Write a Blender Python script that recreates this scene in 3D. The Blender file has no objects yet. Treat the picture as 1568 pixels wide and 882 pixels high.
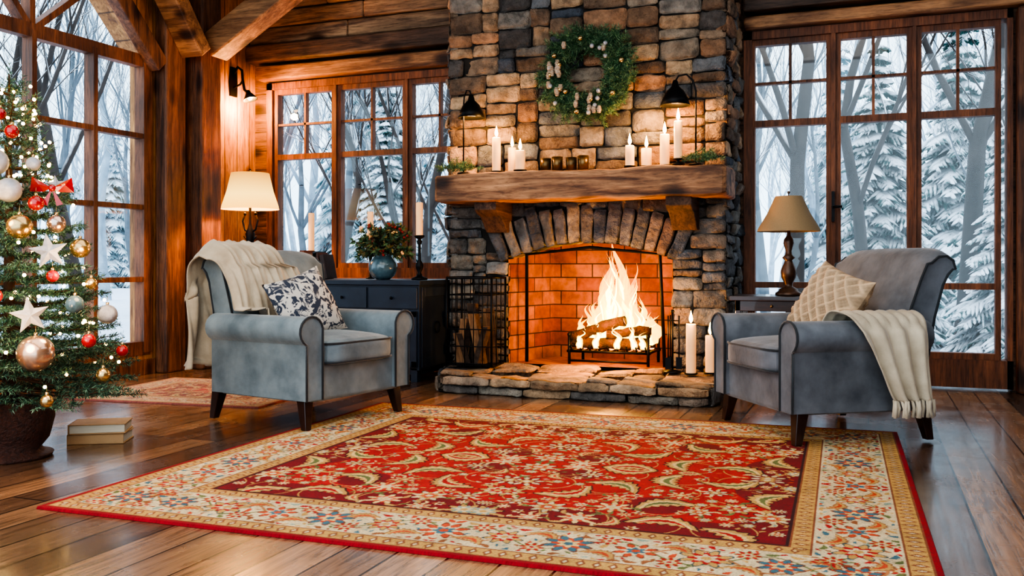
import bpy, math, random
import numpy as np
from mathutils import Vector, Matrix, noise
random.seed(7)
RNG=np.random.default_rng(7)
S=bpy.context.scene
COL=S.collection
pi=math.pi

def C(r,g,b):
    f=lambda v:(v/255/12.92) if v/255<=0.04045 else ((v/255+0.055)/1.055)**2.4
    return (f(r),f(g),f(b))

# ---------------------------------------------------------------- materials
def new_mat(name):
    m=bpy.data.materials.new(name); m.use_nodes=True
    nt=m.node_tree; b=nt.nodes.get('Principled BSDF')
    return m,nt,b
def N(nt,t,**kw):
    n=nt.nodes.new(t)
    for k,v in kw.items(): setattr(n,k,v)
    return n
def ramp(nt,stops,fac=None):
    r=nt.nodes.new('ShaderNodeValToRGB')
    e=r.color_ramp.elements
    while len(e)<len(stops): e.new(0.5)
    for i,(p,c) in enumerate(stops):
        e[i].position=p; e[i].color=(c[0],c[1],c[2],1)
    if fac is not None: nt.links.new(fac,r.inputs[0])
    return r
def coords(nt,scale=(1,1,1),kind='Object',rot=(0,0,0)):
    tc=N(nt,'ShaderNodeTexCoord'); mp=N(nt,'ShaderNodeMapping')
    mp.inputs['Scale'].default_value=scale; mp.inputs['Rotation'].default_value=rot
    nt.links.new(tc.outputs[kind],mp.inputs[0]); return mp.outputs[0]
def noise_n(nt,vec,scale,detail=4,rough=.55,dist=0):
    n=N(nt,'ShaderNodeTexNoise'); n.inputs['Scale'].default_value=scale
    n.inputs['Detail'].default_value=detail; n.inputs['Roughness'].default_value=rough
    n.inputs['Distortion'].default_value=dist
    nt.links.new(vec,n.inputs['Vector']); return n.outputs['Fac']
def mixc(nt,fac,a,b,mode='MIX'):
    m=N(nt,'ShaderNodeMix',data_type='RGBA',blend_type=mode)
    for s,v in ((m.inputs[0],fac),(m.inputs[6],a),(m.inputs[7],b)):
        if hasattr(v,'is_output'): nt.links.new(v,s)
        elif isinstance(v,(int,float)): s.default_value=v
        else: s.default_value=(v[0],v[1],v[2],1)
    return m.outputs[2]
def bump(nt,b,h,strength=.3,dist=.01):
    n=N(nt,'ShaderNodeBump'); n.inputs['Strength'].default_value=strength
    n.inputs['Distance'].default_value=dist
    nt.links.new(h,n.inputs['Height']); nt.links.new(n.outputs[0],b.inputs['Normal'])
def simple(name,c,rough=.6,metal=0,c2=None,ns=6,bmp=0,bs=60,stretch=(1,1,1),sheen=0,coat=0,emis=None,es=0,attr=False,bd=.01,lo=(.55,.55,.56),hi=(1.15,1.14,1.12)):
    m,nt,b=new_mat(name)
    v=coords(nt,stretch)
    if c2 is None: c2=tuple(x*.72 for x in c)
    f=noise_n(nt,v,ns,6,.62)
    r=ramp(nt,[(.3,c2),(.7,c)],f)
    out=r.outputs[0]
    if attr:
        a=N(nt,'ShaderNodeAttribute'); a.attribute_name='Col'
        r2=ramp(nt,[(.32,lo),(.68,hi)],f)
        out=mixc(nt,1.0,a.outputs['Color'],r2.outputs[0],'MULTIPLY')
    nt.links.new(out,b.inputs['Base Color'])
    b.inputs['Roughness'].default_value=rough; b.inputs['Metallic'].default_value=metal
    if sheen:
        b.inputs['Sheen Weight'].default_value=sheen; b.inputs['Sheen Roughness'].default_value=.4
    if coat: b.inputs['Coat Weight'].default_value=coat
    if emis:
        b.inputs['Emission Color'].default_value=(*emis,1); b.inputs['Emission Strength'].default_value=es
    if bmp: bump(nt,b,noise_n(nt,v,bs,5,.65),bmp,bd)
    return m
def wood(name,c1,c2,axis='X',rough=.55,scale=1,knots=True,board=0,bax='Z',coat=0):
    m,nt,b=new_mat(name)
    st={'X':(1.2,14,14),'Y':(14,1.2,14),'Z':(14,14,1.2)}[axis]
    v=coords(nt,tuple(s*scale for s in st))
    f=noise_n(nt,v,1.0,7,.65,.9)
    vf=coords(nt,tuple(s*4.5*scale for s in st)); ff=noise_n(nt,vf,1.0,5,.7,.3)
    r=ramp(nt,[(.34,c2),(.5,tuple((a+d)/2 for a,d in zip(c1,c2))),(.64,c1)],f)
    out=r.outputs[0]
    rf=ramp(nt,[(.36,(.45,.42,.4)),(.5,(1,1,1)),(.7,(1.15,1.15,1.15))],ff)
    out=mixc(nt,.85,out,rf.outputs[0],'MULTIPLY')
    v2=coords(nt,(1,1,1)); f2=noise_n(nt,v2,1.8,4)
    r2=ramp(nt,[(.32,(.6,.58,.56)),(.68,(1.25,1.22,1.18))],f2)
    out=mixc(nt,1.0,out,r2.outputs[0],'MULTIPLY')
    if knots:
        ks={'X':(1.9,3.6,3.6),'Y':(3.6,1.9,3.6),'Z':(3.6,3.6,1.9)}[axis]
        vk=coords(nt,ks)
        vo=N(nt,'ShaderNodeTexVoronoi'); vo.inputs['Scale'].default_value=1.0
        nt.links.new(vk,vo.inputs['Vector'])
        rk=ramp(nt,[(.08,(.07,.04,.03)),(.15,(.25,.17,.12)),(.27,(1,1,1))],vo.outputs['Distance'])
        out=mixc(nt,.95,out,rk.outputs[0],'MULTIPLY')
    if board:
        tc=N(nt,'ShaderNodeTexCoord'); sx=N(nt,'ShaderNodeSeparateXYZ'); nt.links.new(tc.outputs['Object'],sx.inputs[0])
        mm=N(nt,'ShaderNodeMath',operation='FRACT'); mu=N(nt,'ShaderNodeMath',operation='MULTIPLY'); mu.inputs[1].default_value=1/board
        nt.links.new(sx.outputs[bax],mu.inputs[0]); nt.links.new(mu.outputs[0],mm.inputs[0])
        rb=ramp(nt,[(0,(.1,.07,.05)),(.05,(1,1,1)),(.95,(1,1,1)),(1,(.1,.07,.05))],mm.outputs[0])
        out=mixc(nt,1.0,out,rb.outputs[0],'MULTIPLY')
    nt.links.new(out,b.inputs['Base Color'])
    b.inputs['Roughness'].default_value=rough
    if coat: b.inputs['Coat Weight'].default_value=coat; b.inputs['Coat Roughness'].default_value=.15
    ad=N(nt,'ShaderNodeMath',operation='ADD'); nt.links.new(f,ad.inputs[0]); nt.links.new(ff,ad.inputs[1])
    bump(nt,b,ad.outputs[0],.6,.01)
    return m
def emit(name,c,s):
    m,nt,b=new_mat(name)
    v=coords(nt); f=noise_n(nt,v,20,2)
    r=ramp(nt,[(.2,tuple(x*.85 for x in c)),(.8,c)],f)
    nt.links.new(r.outputs[0],b.inputs['Emission Color'])
    b.inputs['Base Color'].default_value=(*c,1)
    b.inputs['Emission Strength'].default_value=s
    return m

M={}
M['beam']=wood('timber_warm',C(196,144,98),C(118,76,48),'X')
M['beamd']=wood('timber_dark',C(124,96,76),C(54,40,32),'X')
M['log']=wood('log_wall_wood',C(196,154,114),C(98,70,52),'X')
M['post']=wood('post_wood',C(150,98,64),C(76,46,32),'Z')
M['plankv']=wood('plank_wood_vertical',C(210,148,82),C(140,86,44),'Z',board=.2,bax='Y')
M['wallb']=wood('wall_wood',C(138,94,64),C(72,46,30),'X',board=.2)
M['ceil']=wood('ceiling_wood',C(110,74,50),C(50,32,22),'X',board=.2,bax='Y')
M['frame']=wood('window_frame_wood',C(150,92,58),C(90,52,32),'Z',knots=False)
M['mantel']=wood('mantel_wood',C(196,144,102),C(94,56,34),'X',scale=1.0,rough=.65)
M['corbel']=wood('corbel_wood',C(98,72,56),C(50,34,28),'Y',rough=.8,knots=False)
M['dark']=simple('dark_wood',C(62,36,24),.35,c2=C(34,18,12),stretch=(2,2,12),coat=.3)
M['redwood']=simple('leg_wood',C(54,28,22),.3,c2=C(28,14,12),stretch=(8,8,2),coat=.4)
M['navy']=simple('navy_paint',C(40,52,68),.4,c2=C(24,33,46),ns=3,bmp=.1)
M['iron']=simple('black_iron',C(24,24,26),.45,.7,bmp=.15)
M['mortar']=simple('mortar',C(46,42,38),.95,bmp=.5,bs=40)
M['wax']=simple('candle_wax',C(232,204,158),.5,c2=C(216,184,136),emis=C(255,150,70),es=.3)
M['flame']=emit('candle_flame',(1,.66,.14),14)
M['bulb']=emit('warm_bulb',(1,.6,.25),18)
M['fairy']=emit('fairy_bulb',(1,.60,.18),18)
M['brass']=simple('aged_brass',C(140,110,70),.35,.8,c2=C(70,52,34))
M['brassd']=simple('antique_bronze',C(104,74,54),.35,.4,c2=C(52,34,24),ns=10)
M['silver']=simple('silver_glitter',C(206,206,212),.3,.8,bmp=.6,bs=300,ns=60)
M['gold']=simple('gold_ball',C(210,178,124),.24,.9,ns=50)
M['copper']=simple('copper_ball',C(200,188,180),.2,.85,c2=C(196,146,108),ns=8)
M['red']=simple('red_gloss',C(200,14,20),.25,c2=C(140,6,10),coat=.6)
M['glassb']=simple('blue_ceramic',C(104,130,138),.18,c2=C(52,78,88),ns=14,coat=.6)
M['bark']=simple('tree_bark',C(90,62,42),.9,bmp=.6)
M['basket']=simple('basket_weave',C(92,48,32),.45,c2=C(40,18,12),ns=60,bmp=.8,bs=70,bd=.02)
M['kraft']=simple('kraft_cover',C(190,150,105),.7,c2=C(168,126,84))
M['page']=simple('book_pages',C(225,212,188),.8,stretch=(1,1,40))
M['snow']=simple('snow',C(238,244,252),.8,c2=C(218,230,244),ns=1.2,bmp=.3,bs=6,bd=.05)
M['berry']=simple('berry',C(185,50,30),.4,c2=C(120,22,14))
M['cone']=simple('pinecone',C(150,118,88),.8,c2=C(206,190,170),ns=60,bmp=.5)
M['logbark']=simple('firewood_bark',C(84,64,50),.9,c2=C(38,27,22),ns=20,bmp=.8,bs=40)
M['logend']=simple('firewood_cut',C(176,128,84),.8,c2=C(104,70,44),ns=10,stretch=(4,4,.8),bmp=.6,bs=30)
M['char']=simple('charred_log',C(84,46,26),.9,c2=C(14,9,8),ns=14,bmp=1,bs=30,bd=.03)

def attr_mat(name,rough=.9,b_s=60,b_st=.5,bd=.01,ns=10,sheen=0,**k):
    return simple(name,(1,1,1),rough,attr=True,bmp=b_st,bs=b_s,ns=ns,bd=bd,sheen=sheen,**k)
M['stone']=attr_mat('field_stone',.85,11,1.0,.07,9,lo=(.38,.37,.37),hi=(1.32,1.28,1.22))
M['rug']=attr_mat('wool_rug',.98,400,.5,.004,9,lo=(.75,.75,.75),hi=(1.12,1.12,1.12))
M['needle']=attr_mat('fir_needles',.6,50,0,.01,3)
M['book']=attr_mat('book_covers',.6,80,.2,.003,10)
M['knit']=attr_mat('beige_cable_knit',.95,150,.6,.006,14,lo=(.8,.8,.8),hi=(1.08,1.08,1.08))

def snowy(name,c,thr0=.15,thr1=.5,nz=.6,snow=(242,248,254)):
    m,nt,b=new_mat(name)
    v=coords(nt); f=noise_n(nt,v,3,4)
    r=ramp(nt,[(.3,tuple(x*.55 for x in c)),(.7,c)],f)
    g=N(nt,'ShaderNodeNewGeometry'); sx=N(nt,'ShaderNodeSeparateXYZ'); nt.links.new(g.outputs['Normal'],sx.inputs[0])
    ad=N(nt,'ShaderNodeMath',operation='ADD'); nt.links.new(sx.outputs['Z'],ad.inputs[0])
    mu=N(nt,'ShaderNodeMath',operation='MULTIPLY_ADD'); mu.inputs[1].default_value=nz; mu.inputs[2].default_value=-nz/2
    nt.links.new(f,mu.inputs[0]); nt.links.new(mu.outputs[0],ad.inputs[1])
    rr=ramp(nt,[(thr0,(0,0,0)),(thr1,(1,1,1))],ad.outputs[0])
    out=mixc(nt,rr.outputs[0],r.outputs[0],C(*snow))
    nt.links.new(out,b.inputs['Base Color']); b.inputs['Roughness'].default_value=.9
    return m
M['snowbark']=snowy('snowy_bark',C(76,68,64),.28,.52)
M['snowbarkhazemid']=snowy('snowy_bark_haze_mid',C(124,136,144),.22,.5)  # middle-distance bark, some atmospheric haze painted into its colour
M['snowbarkhazefar']=snowy('snowy_bark_haze_far',C(178,196,208),.1,.5)  # far bark paled and blued: distance haze put into the colour
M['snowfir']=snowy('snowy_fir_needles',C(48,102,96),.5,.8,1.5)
M['snowfirhaze']=snowy('snowy_fir_haze_far',C(138,182,188),.42,.78,1.5)  # far firs, haze painted in as a paler needle colour

def fabric(name,c,c2,scale=3,bs=350,rough=.9,sheen=.4):
    m,nt,b=new_mat(name)
    v=coords(nt); f=noise_n(nt,v,scale,5)
    r=ramp(nt,[(.3,c2),(.7,c)],f); nt.links.new(r.outputs[0],b.inputs['Base Color'])
    b.inputs['Roughness'].default_value=rough; b.inputs['Sheen Weight'].default_value=sheen
    b.inputs['Sheen Roughness'].default_value=.35
    f2=noise_n(nt,v,bs,2); f3=noise_n(nt,v,9,3)
    ad=N(nt,'ShaderNodeMath',operation='MULTIPLY_ADD'); ad.inputs[1].default_value=6; nt.links.new(f3,ad.inputs[0]); nt.links.new(f2,ad.inputs[2])
    bump(nt,b,ad.outputs[0],.35,.004); return m
M['fabL']=fabric('blue_grey_velvet',C(134,146,150),C(88,101,108),5)
M['fabR']=fabric('charcoal_velvet',C(116,119,124),C(72,75,80),5)
M['pipe']=fabric('piping',C(50,54,58),C(40,43,46))
M['throw']=fabric('cream_wool_throw',C(206,190,164),C(168,150,126),6,200)
def damask():
    m,nt,b=new_mat('blue_damask_fabric')
    v=coords(nt)
    f=noise_n(nt,v,14,3,.6,1.8); r=ramp(nt,[(.48,C(50,58,74)),(.52,C(200,194,184))],f)
    nt.links.new(r.outputs[0],b.inputs['Base Color']); b.inputs['Roughness'].default_value=.9; return m
M['damask']=damask()
def glass():
    m,nt,b=new_mat('window_glass'); nt.nodes.remove(b)
    o=nt.nodes['Material Output']; t=N(nt,'ShaderNodeBsdfTransparent'); g=N(nt,'ShaderNodeBsdfGlossy'); g.inputs['Roughness'].default_value=.02
    t.inputs[0].default_value=(.95,.985,1,1)
    x=N(nt,'ShaderNodeMixShader'); x.inputs[0].default_value=.03
    nt.links.new(t.outputs[0],x.inputs[1]); nt.links.new(g.outputs[0],x.inputs[2]); nt.links.new(x.outputs[0],o.inputs[0]); return m
M['glass']=glass()
def shade(name,c,es):
    m,nt,b=new_mat(name)
    v=coords(nt,(1,1,1)); f=noise_n(nt,v,120,2)
    r=ramp(nt,[(.3,tuple(x*.9 for x in c)),(.7,c)],f); nt.links.new(r.outputs[0],b.inputs['Base Color'])
    b.inputs['Roughness'].default_value=.9
    if es:
        tc=N(nt,'ShaderNodeTexCoord'); sx=N(nt,'ShaderNodeSeparateXYZ'); nt.links.new(tc.outputs['Generated'],sx.inputs[0])
        rr=ramp(nt,[(0,(1,.50,.08)),(.4,(1,.64,.16)),(1,(.5,.22,.03))],sx.outputs['Z'])
        nt.links.new(rr.outputs[0],b.inputs['Emission Color']); b.inputs['Emission Strength'].default_value=es
    return m
M['shadeL']=shade('lit_lamp_shade',C(176,120,54),1.35)
M['shadeR']=shade('linen_lamp_shade',C(154,128,94),0)
def floor_mat():
    m,nt,b=new_mat('oak_plank_floor')
    v=coords(nt,(1,1,1),rot=(0,0,pi/2))
    br=N(nt,'ShaderNodeTexBrick'); nt.links.new(v,br.inputs['Vector'])
    br.inputs['Scale'].default_value=1; br.inputs['Brick Width'].default_value=2.1; br.inputs['Row Height'].default_value=.19
    br.inputs['Mortar Size'].default_value=.005; br.offset=.37
    br.inputs['Color1'].default_value=(*C(168,126,92),1); br.inputs['Color2'].default_value=(*C(88,64,50),1)
    br.inputs['Mortar'].default_value=(*C(14,9,7),1)
    vg=coords(nt,(22,1.1,1)); g=noise_n(nt,vg,1.2,9,.7,1.6)
    rg=ramp(nt,[(.34,(.3,.27,.25)),(.48,(.85,.83,.8)),(.66,(1.3,1.25,1.2))],g)
    out=mixc(nt,1.0,br.outputs['Color'],rg.outputs[0],'MULTIPLY')
    nt.links.new(out,b.inputs['Base Color'])
    v3=coords(nt,(1,1,1)); g2=noise_n(nt,v3,2.5,4)
    rr=ramp(nt,[(.3,(.12,.12,.12)),(.7,(.34,.34,.34))],g2); nt.links.new(rr.outputs[0],b.inputs['Roughness'])
    b.inputs['Coat Weight'].default_value=.35; b.inputs['Coat Roughness'].default_value=.14
    ad=N(nt,'ShaderNodeMath',operation='MULTIPLY_ADD'); ad.inputs[1].default_value=-2.5; nt.links.new(br.outputs['Fac'],ad.inputs[0]); nt.links.new(g,ad.inputs[2])
    bump(nt,b,ad.outputs[0],.3,.004)
    return m
M['floor']=floor_mat()
def brick_mat():
    m,nt,b=new_mat('firebrick')
    tc=N(nt,'ShaderNodeTexCoord'); sx=N(nt,'ShaderNodeSeparateXYZ'); nt.links.new(tc.outputs['Object'],sx.inputs[0])
    a=N(nt,'ShaderNodeMath',operation='ADD'); nt.links.new(sx.outputs['X'],a.inputs[0]); nt.links.new(sx.outputs['Y'],a.inputs[1])
    cb=N(nt,'ShaderNodeCombineXYZ'); nt.links.new(a.outputs[0],cb.inputs[0]); nt.links.new(sx.outputs['Z'],cb.inputs[1])
    br=N(nt,'ShaderNodeTexBrick'); nt.links.new(cb.outputs[0],br.inputs['Vector'])
    br.inputs['Scale'].default_value=1; br.inputs['Brick Width'].default_value=.3; br.inputs['Row Height'].default_value=.125
    br.inputs['Mortar Size'].default_value=.006
    br.inputs['Color1'].default_value=(*C(168,104,60),1); br.inputs['Color2'].default_value=(*C(126,58,34),1)
    br.inputs['Mortar'].default_value=(*C(50,30,22),1)
    f=noise_n(nt,tc.outputs['Object'],9,5,.65); rr=ramp(nt,[(.3,(.5,.5,.5)),(.7,(1.15,1.15,1.15))],f)
    out=mixc(nt,1.0,br.outputs['Color'],rr.outputs[0],'MULTIPLY')
    nt.links.new(out,b.inputs['Base Color']); b.inputs['Roughness'].default_value=.85
    bump(nt,b,br.outputs['Fac'],-.7,.012); return m
M['brick']=brick_mat()
def fire_mat(name,cols,strength,al,nm=2.0):
    m,nt,b=new_mat(name); nt.nodes.remove(b); o=nt.nodes['Material Output']
    tc=N(nt,'ShaderNodeTexCoord'); sx=N(nt,'ShaderNodeSeparateXYZ'); nt.links.new(tc.outputs['Object'],sx.inputs[0])
    mp=N(nt,'ShaderNodeMapping'); mp.inputs['Scale'].default_value=(16,16,4.5); nt.links.new(tc.outputs['Object'],mp.inputs[0])
    nz=noise_n(nt,mp.outputs[0],1.3,4,.6,1.2)
    mu=N(nt,'ShaderNodeMath',operation='MULTIPLY_ADD'); mu.inputs[1].default_value=.68; nt.links.new(sx.outputs['Z'],mu.inputs[0])
    n2=N(nt,'ShaderNodeMath',operation='MULTIPLY_ADD'); n2.inputs[1].default_value=nm; n2.inputs[2].default_value=-nm/2
    nt.links.new(nz,n2.inputs[0]); nt.links.new(n2.outputs[0],mu.inputs[2])
    cr=ramp(nt,[(0,cols[0]),(.3,cols[1]),(.6,cols[2]),(.9,cols[3])],mu.outputs[0])
    ar=ramp(nt,[(.1,(al,al,al)),(.6,(al*.8,)*3),(.95,(.06,.06,.06))],mu.outputs[0])
    e=N(nt,'ShaderNodeEmission'); e.inputs[1].default_value=strength; nt.links.new(cr.outputs[0],e.inputs[0])
    t=N(nt,'ShaderNodeBsdfTransparent'); x=N(nt,'ShaderNodeMixShader')
    nt.links.new(ar.outputs[0],x.inputs[0]); nt.links.new(t.outputs[0],x.inputs[1]); nt.links.new(e.outputs[0],x.inputs[2]); nt.links.new(x.outputs[0],o.inputs[0])
    return m
M['fire']=fire_mat('fire_outer',[(1,.52,.02),(1,.42,.012),(1,.30,.005),(1,.18,0)],3.4,.62)
M['fire_in']=fire_mat('fire_core',[(1,.85,.16),(1,.80,.12),(1,.66,.06),(1,.46,.02)],7.0,.97,1.2)
M['ember']=emit('embers',(1,.26,.015),6)

# ---------------------------------------------------------------- mesh builder
class MB:
    def __init__(s): s.v=[];s.f=[];s.m=[];s.c=[];s.s=[];s.M=Matrix.Identity(4);s.mat=0;s.col=(1,1,1)
    def add(s,vs,fs,sm=True):
        b=len(s.v)
        for p in vs: s.v.append((s.M@Vector(p))[:]); s.c.append(s.col)
        for i,f in enumerate(fs):
            s.f.append([k+b for k in f]); s.m.append(s.mat); s.s.append(sm if isinstance(sm,bool) else sm[i])
    def box(s,x0,x1,y0,y1,z0,z1):
        v=[(x,y,z) for z in (z0,z1) for y in (y0,y1) for x in (x0,x1)]
        s.add(v,[(0,2,3,1),(4,5,7,6),(0,1,5,4),(2,6,7,3),(0,4,6,2),(1,3,7,5)],False)
    def prism(s,pts,axis,a0,a1,sm=False):
        def mk(p,a):
            return {'X':(a,p[0],p[1]),'Y':(p[0],a,p[1]),'Z':(p[0],p[1],a)}[axis]
        n=len(pts); v=[mk(p,a0) for p in pts]+[mk(p,a1) for p in pts]
        f=[tuple(range(n))[::-1],tuple(range(n,2*n))]+[(i,(i+1)%n,n+(i+1)%n,n+i) for i in range(n)]
        s.add(v,f,[False,False]+[sm]*n)
    def tube(s,path,rad,n=8,cap=True):
        path=[Vector(p) for p in path]
        if not hasattr(rad,'__len__'): rad=[rad]*len(path)
        vs=[];fs=[]
        t=(path[1]-path[0]).normalized()
        up=Vector((0,0,1)) if abs(t.z)<.9 else Vector((1,0,0))
        u=t.cross(up).normalized()
        for i,p in enumerate(path):
            if i<len(path)-1 and i>0: t=(path[i+1]-path[i-1]).normalized()
            elif i==len(path)-1: t=(path[i]-path[i-1]).normalized()
            u=(u-t*u.dot(t)); 
            if u.length<1e-6: u=t.orthogonal()
            u.normalize(); w=t.cross(u)
            for k in range(n):
                a=2*pi*k/n; vs.append(p+(u*math.cos(a)+w*math.sin(a))*rad[i])
        for i in range(len(path)-1):
            for k in range(n):
                fs.append((i*n+k,i*n+(k+1)%n,(i+1)*n+(k+1)%n,(i+1)*n+k))
        sm=[True]*len(fs)
        if cap: fs.append(tuple(range(n))[::-1]); fs.append(tuple(range((len(path)-1)*n,len(path)*n))); sm+=[False,False]
        s.add(vs,fs,sm)
    def lathe(s,prof,c=(0,0,0),n=20,sm=True):
        vs=[];fs=[]
        for r,z in prof:
            for k in range(n):
                a=2*pi*k/n; vs.append((c[0]+r*math.cos(a),c[1]+r*math.sin(a),c[2]+z))
        for i in range(len(prof)-1):
            for k in range(n): fs.append((i*n+k,i*n+(k+1)%n,(i+1)*n+(k+1)%n,(i+1)*n+k))
        s.add(vs,fs,sm)
    def ball(s,c,r,n=14,sc=(1,1,1)):
        vs=[];fs=[];m=max(4,n//2)
        for i in range(m+1):
            th=pi*i/m
            for k in range(n):
                a=2*pi*k/n
                vs.append((c[0]+r*sc[0]*math.sin(th)*math.cos(a),c[1]+r*sc[1]*math.sin(th)*math.sin(a),c[2]-r*sc[2]*math.cos(th)))
        for i in range(m):
            for k in range(n): fs.append((i*n+k,i*n+(k+1)%n,(i+1)*n+(k+1)%n,(i+1)*n+k))
        s.add(vs,fs)
    def rbox(s,c,h,p=6,n=10,fn=None):
        vs=[];fs=[]
        for ax in range(3):
            for sg in (-1,1):
                b=len(vs)
                for i in range(n+1):
                    for j in range(n+1):
                        q=[0,0,0]; q[ax]=sg; q[(ax+1)%3]=math.tan((i/n*2-1)*pi/4); q[(ax+2)%3]=math.tan((j/n*2-1)*pi/4)
                        k=sum(abs(x)**p for x in q)**(1/p); q=[x/k for x in q]
                        w=Vector((c[0]+q[0]*h[0],c[1]+q[1]*h[1],c[2]+q[2]*h[2]))
                        if fn: w=fn(w,q)
                        vs.append(w)
                for i in range(n):
                    for j in range(n):
                        f=(b+i*(n+1)+j,b+(i+1)*(n+1)+j,b+(i+1)*(n+1)+j+1,b+i*(n+1)+j+1)
                        fs.append(f if sg>0 else f[::-1])
        s.add(vs,fs)
    def beam(s,p0,p1,w,h,up=(0,0,1)):
        p0=Vector(p0);p1=Vector(p1);t=(p1-p0).normalized(); u=t.cross(Vector(up)).normalized(); n=u.cross(t)
        v=[p+u*a*w/2+n*b*h/2 for p in (p0,p1) for b in (-1,1) for a in (-1,1)]
        s.add(v,[(0,1,3,2),(4,6,7,5),(0,4,5,1),(2,3,7,6),(0,2,6,4),(1,5,7,3)],False)
    def grid(s,nu,nv,fn,sm=True):
        vs=[fn(i/nu,j/nv) for i in range(nu+1) for j in range(nv+1)]
        fs=[(i*(nv+1)+j,(i+1)*(nv+1)+j,(i+1)*(nv+1)+j+1,i*(nv+1)+j+1) for i in range(nu) for j in range(nv)]
        s.add(vs,fs,sm)
    def build(s,name,mats,loc=(0,0,0),rot=0,parent=None,bevel=0,seg=2,subd=0,solid=0,harden=False):
        me=bpy.data.meshes.new(name); me.from_pydata(s.v,[],s.f)
        for k in mats: me.materials.append(M[k])
        me.polygons.foreach_set('material_index',s.m); me.polygons.foreach_set('use_smooth',s.s)
        at=me.color_attributes.new('Col','FLOAT_COLOR','POINT')
        c=np.ones((len(s.v),4),dtype=np.float32); c[:,:3]=np.array(s.c,dtype=np.float32).reshape(-1,3); at.data.foreach_set('color',c.ravel())
        me.update()
        o=bpy.data.objects.new(name,me); COL.objects.link(o); o.location=loc; o.rotation_euler=(0,0,rot)
        if parent: o.parent=parent
        if solid:
            d=o.modifiers.new('solid','SOLIDIFY'); d.thickness=solid; d.offset=1
        if bevel:
            b=o.modifiers.new('bevel','BEVEL'); b.width=bevel; b.segments=seg; b.limit_method='ANGLE'; b.angle_limit=math.radians(40)
            if harden:
                b.harden_normals=True; me.polygons.foreach_set('use_smooth',[True]*len(s.f))
        if subd:
            d=o.modifiers.new('sub','SUBSURF'); d.levels=subd; d.render_levels=subd
        return o
def empty(name,loc=(0,0,0),rot=0,parent=None):
    e=bpy.data.objects.new(name,None); COL.objects.link(e); e.location=loc; e.rotation_euler=(0,0,rot); e.empty_display_size=.2
    if parent: e.parent=parent
    return e
def plight(name,loc,energy,color,r=.04,parent=None,kind='POINT',rot=(0,0,0),spot=1.8):
    l=bpy.data.lights.new(name,kind); l.energy=energy; l.color=color
    if kind in('POINT','SPOT'): l.shadow_soft_size=r
    if kind=='SPOT': l.spot_size=spot; l.spot_blend=.6
    o=bpy.data.objects.new(name,l); COL.objects.link(o); o.location=loc; o.rotation_euler=rot
    if parent: o.parent=parent
    return o

# ---------------------------------------------------------------- room shell
XL,YB=-6.1,8.1; XR=2.6; YF=-1.5; ZT=4.36
b=MB(); b.box(XL-.3,XR+.2,YF,YB+.25,-.12,0); b.build('floor',['floor'])
b=MB()
b.box(XL-.25,-5.92,YB,YB+.25,0,ZT)
b.box(-5.92,-3.5,YB,YB+.25,0,.86); b.box(-5.92,-3.5,YB,YB+.25,2.9,ZT)
b.box(-3.5,-1.01,YB,YB+.25,0,ZT)
b.box(-1.01,1.05,YB,YB+.25,3.0,ZT)
b.box(1.05,XR+.2,YB,YB+.25,0,ZT)
b.build('wall_back',['wallb'])
YC=5.03
b=MB()
b.prism([(6.58,0),(8.1,0),(8.1,4.36),(YC,6.08),(YC,4.38),(6.58,2.83)],'X',XL-.25,XL)
b.prism([(3.48,2.83),(YC,4.38),(YC,6.08),(1.5,4.1),(YF,4.1),(YF,0),(3.48,0)],'X',XL-.25,XL)
b.box(XL-.25,XL,3.48,6.58,0,.2)
b.build('wall_left',['plankv'])
b=MB(); b.box(XR,XR+.2,YF,YB,0,4.3); b.build('wall_right',['wallb'])
b=MB()
for a in (-1,1):
    b.prism([(YC,6.1),(YC,6.3),(YC+a*3.6,4.3),(YC+a*3.6,4.1)],'X',XL-.25,XR+.2)
b.build('ceiling',['ceil'])

b=MB(); z=3.30
while z<4.1:
    x=XL+.01
    while x<-3.6:
        L=random.uniform(.9,1.8); x2=min(x+L,-3.56)
        dy=random.uniform(0,.04); b.box(x+.002,x2-.004,YB-.11-dy,YB-.002,z,z+.165); x=x2
    z+=.175
b.build('log_wall_panel',['log'],bevel=.02)
b=MB(); b.box(XL+.02,-3.56,YB-.2,YB-.005,3.1,3.28); b.build('ceiling_beam',['beamd'],bevel=.02)
b=MB(); b.box(XL+.12,-3.56,YB-.16,YB-.005,2.92,3.06); b.build('trim_1',['beam'],bevel=.015)
b=MB(); b.box(-.99,XR-.01,YB-.14,YB-.005,3.0,3.1); b.build('trim_2',['beam'],bevel=.015)
b=MB(); b.box(-.99,XR-.01,YB-.2,YB-.005,3.13,3.6); b.build('ceiling_beam',['beamd'],bevel=.02)
b=MB(); b.box(XL+.003,XL+.14,6.62,6.88,0,4.6); b.build('timber_post',['post'],bevel=.02)
b=MB(); b.box(XL+.003,XL+.24,6.98,7.26,0,4.5); b.build('timber_post',['post'],bevel=.02)
b=MB(); b.box(1.07,1.3,YB-.16,YB-.004,0,2.98); b.build('timber_post',['post'],bevel=.02)
b=MB(); b.beam((-5.84,7.12,3.06),(-4.2,7.12,4.0),.24,.24); b.build('timber_brace',['beam'],bevel=.015)
b=MB(); b.beam((-5.84,6.88,2.96),(-5.84,5.3,4.95),.16,.24,up=(1,0,0)); b.build('rafter_beam',['beam'],bevel=.015)
b=MB(); b.beam((-6.03,6.60,2.8),(-6.03,YC,4.42),.16,.12,up=(1,0,0)); b.beam((-6.03,3.46,2.8),(-6.03,YC,4.42),.16,.12,up=(1,0,0)); b.build('trim_3',['post'],bevel=.01)
b=MB(); b.beam((-5.5,6.95,3.75),(-5.5,5.2,5.3),.2,.24,up=(1,0,0)); b.build('rafter_beam',['beamd'],bevel=.015)

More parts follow.
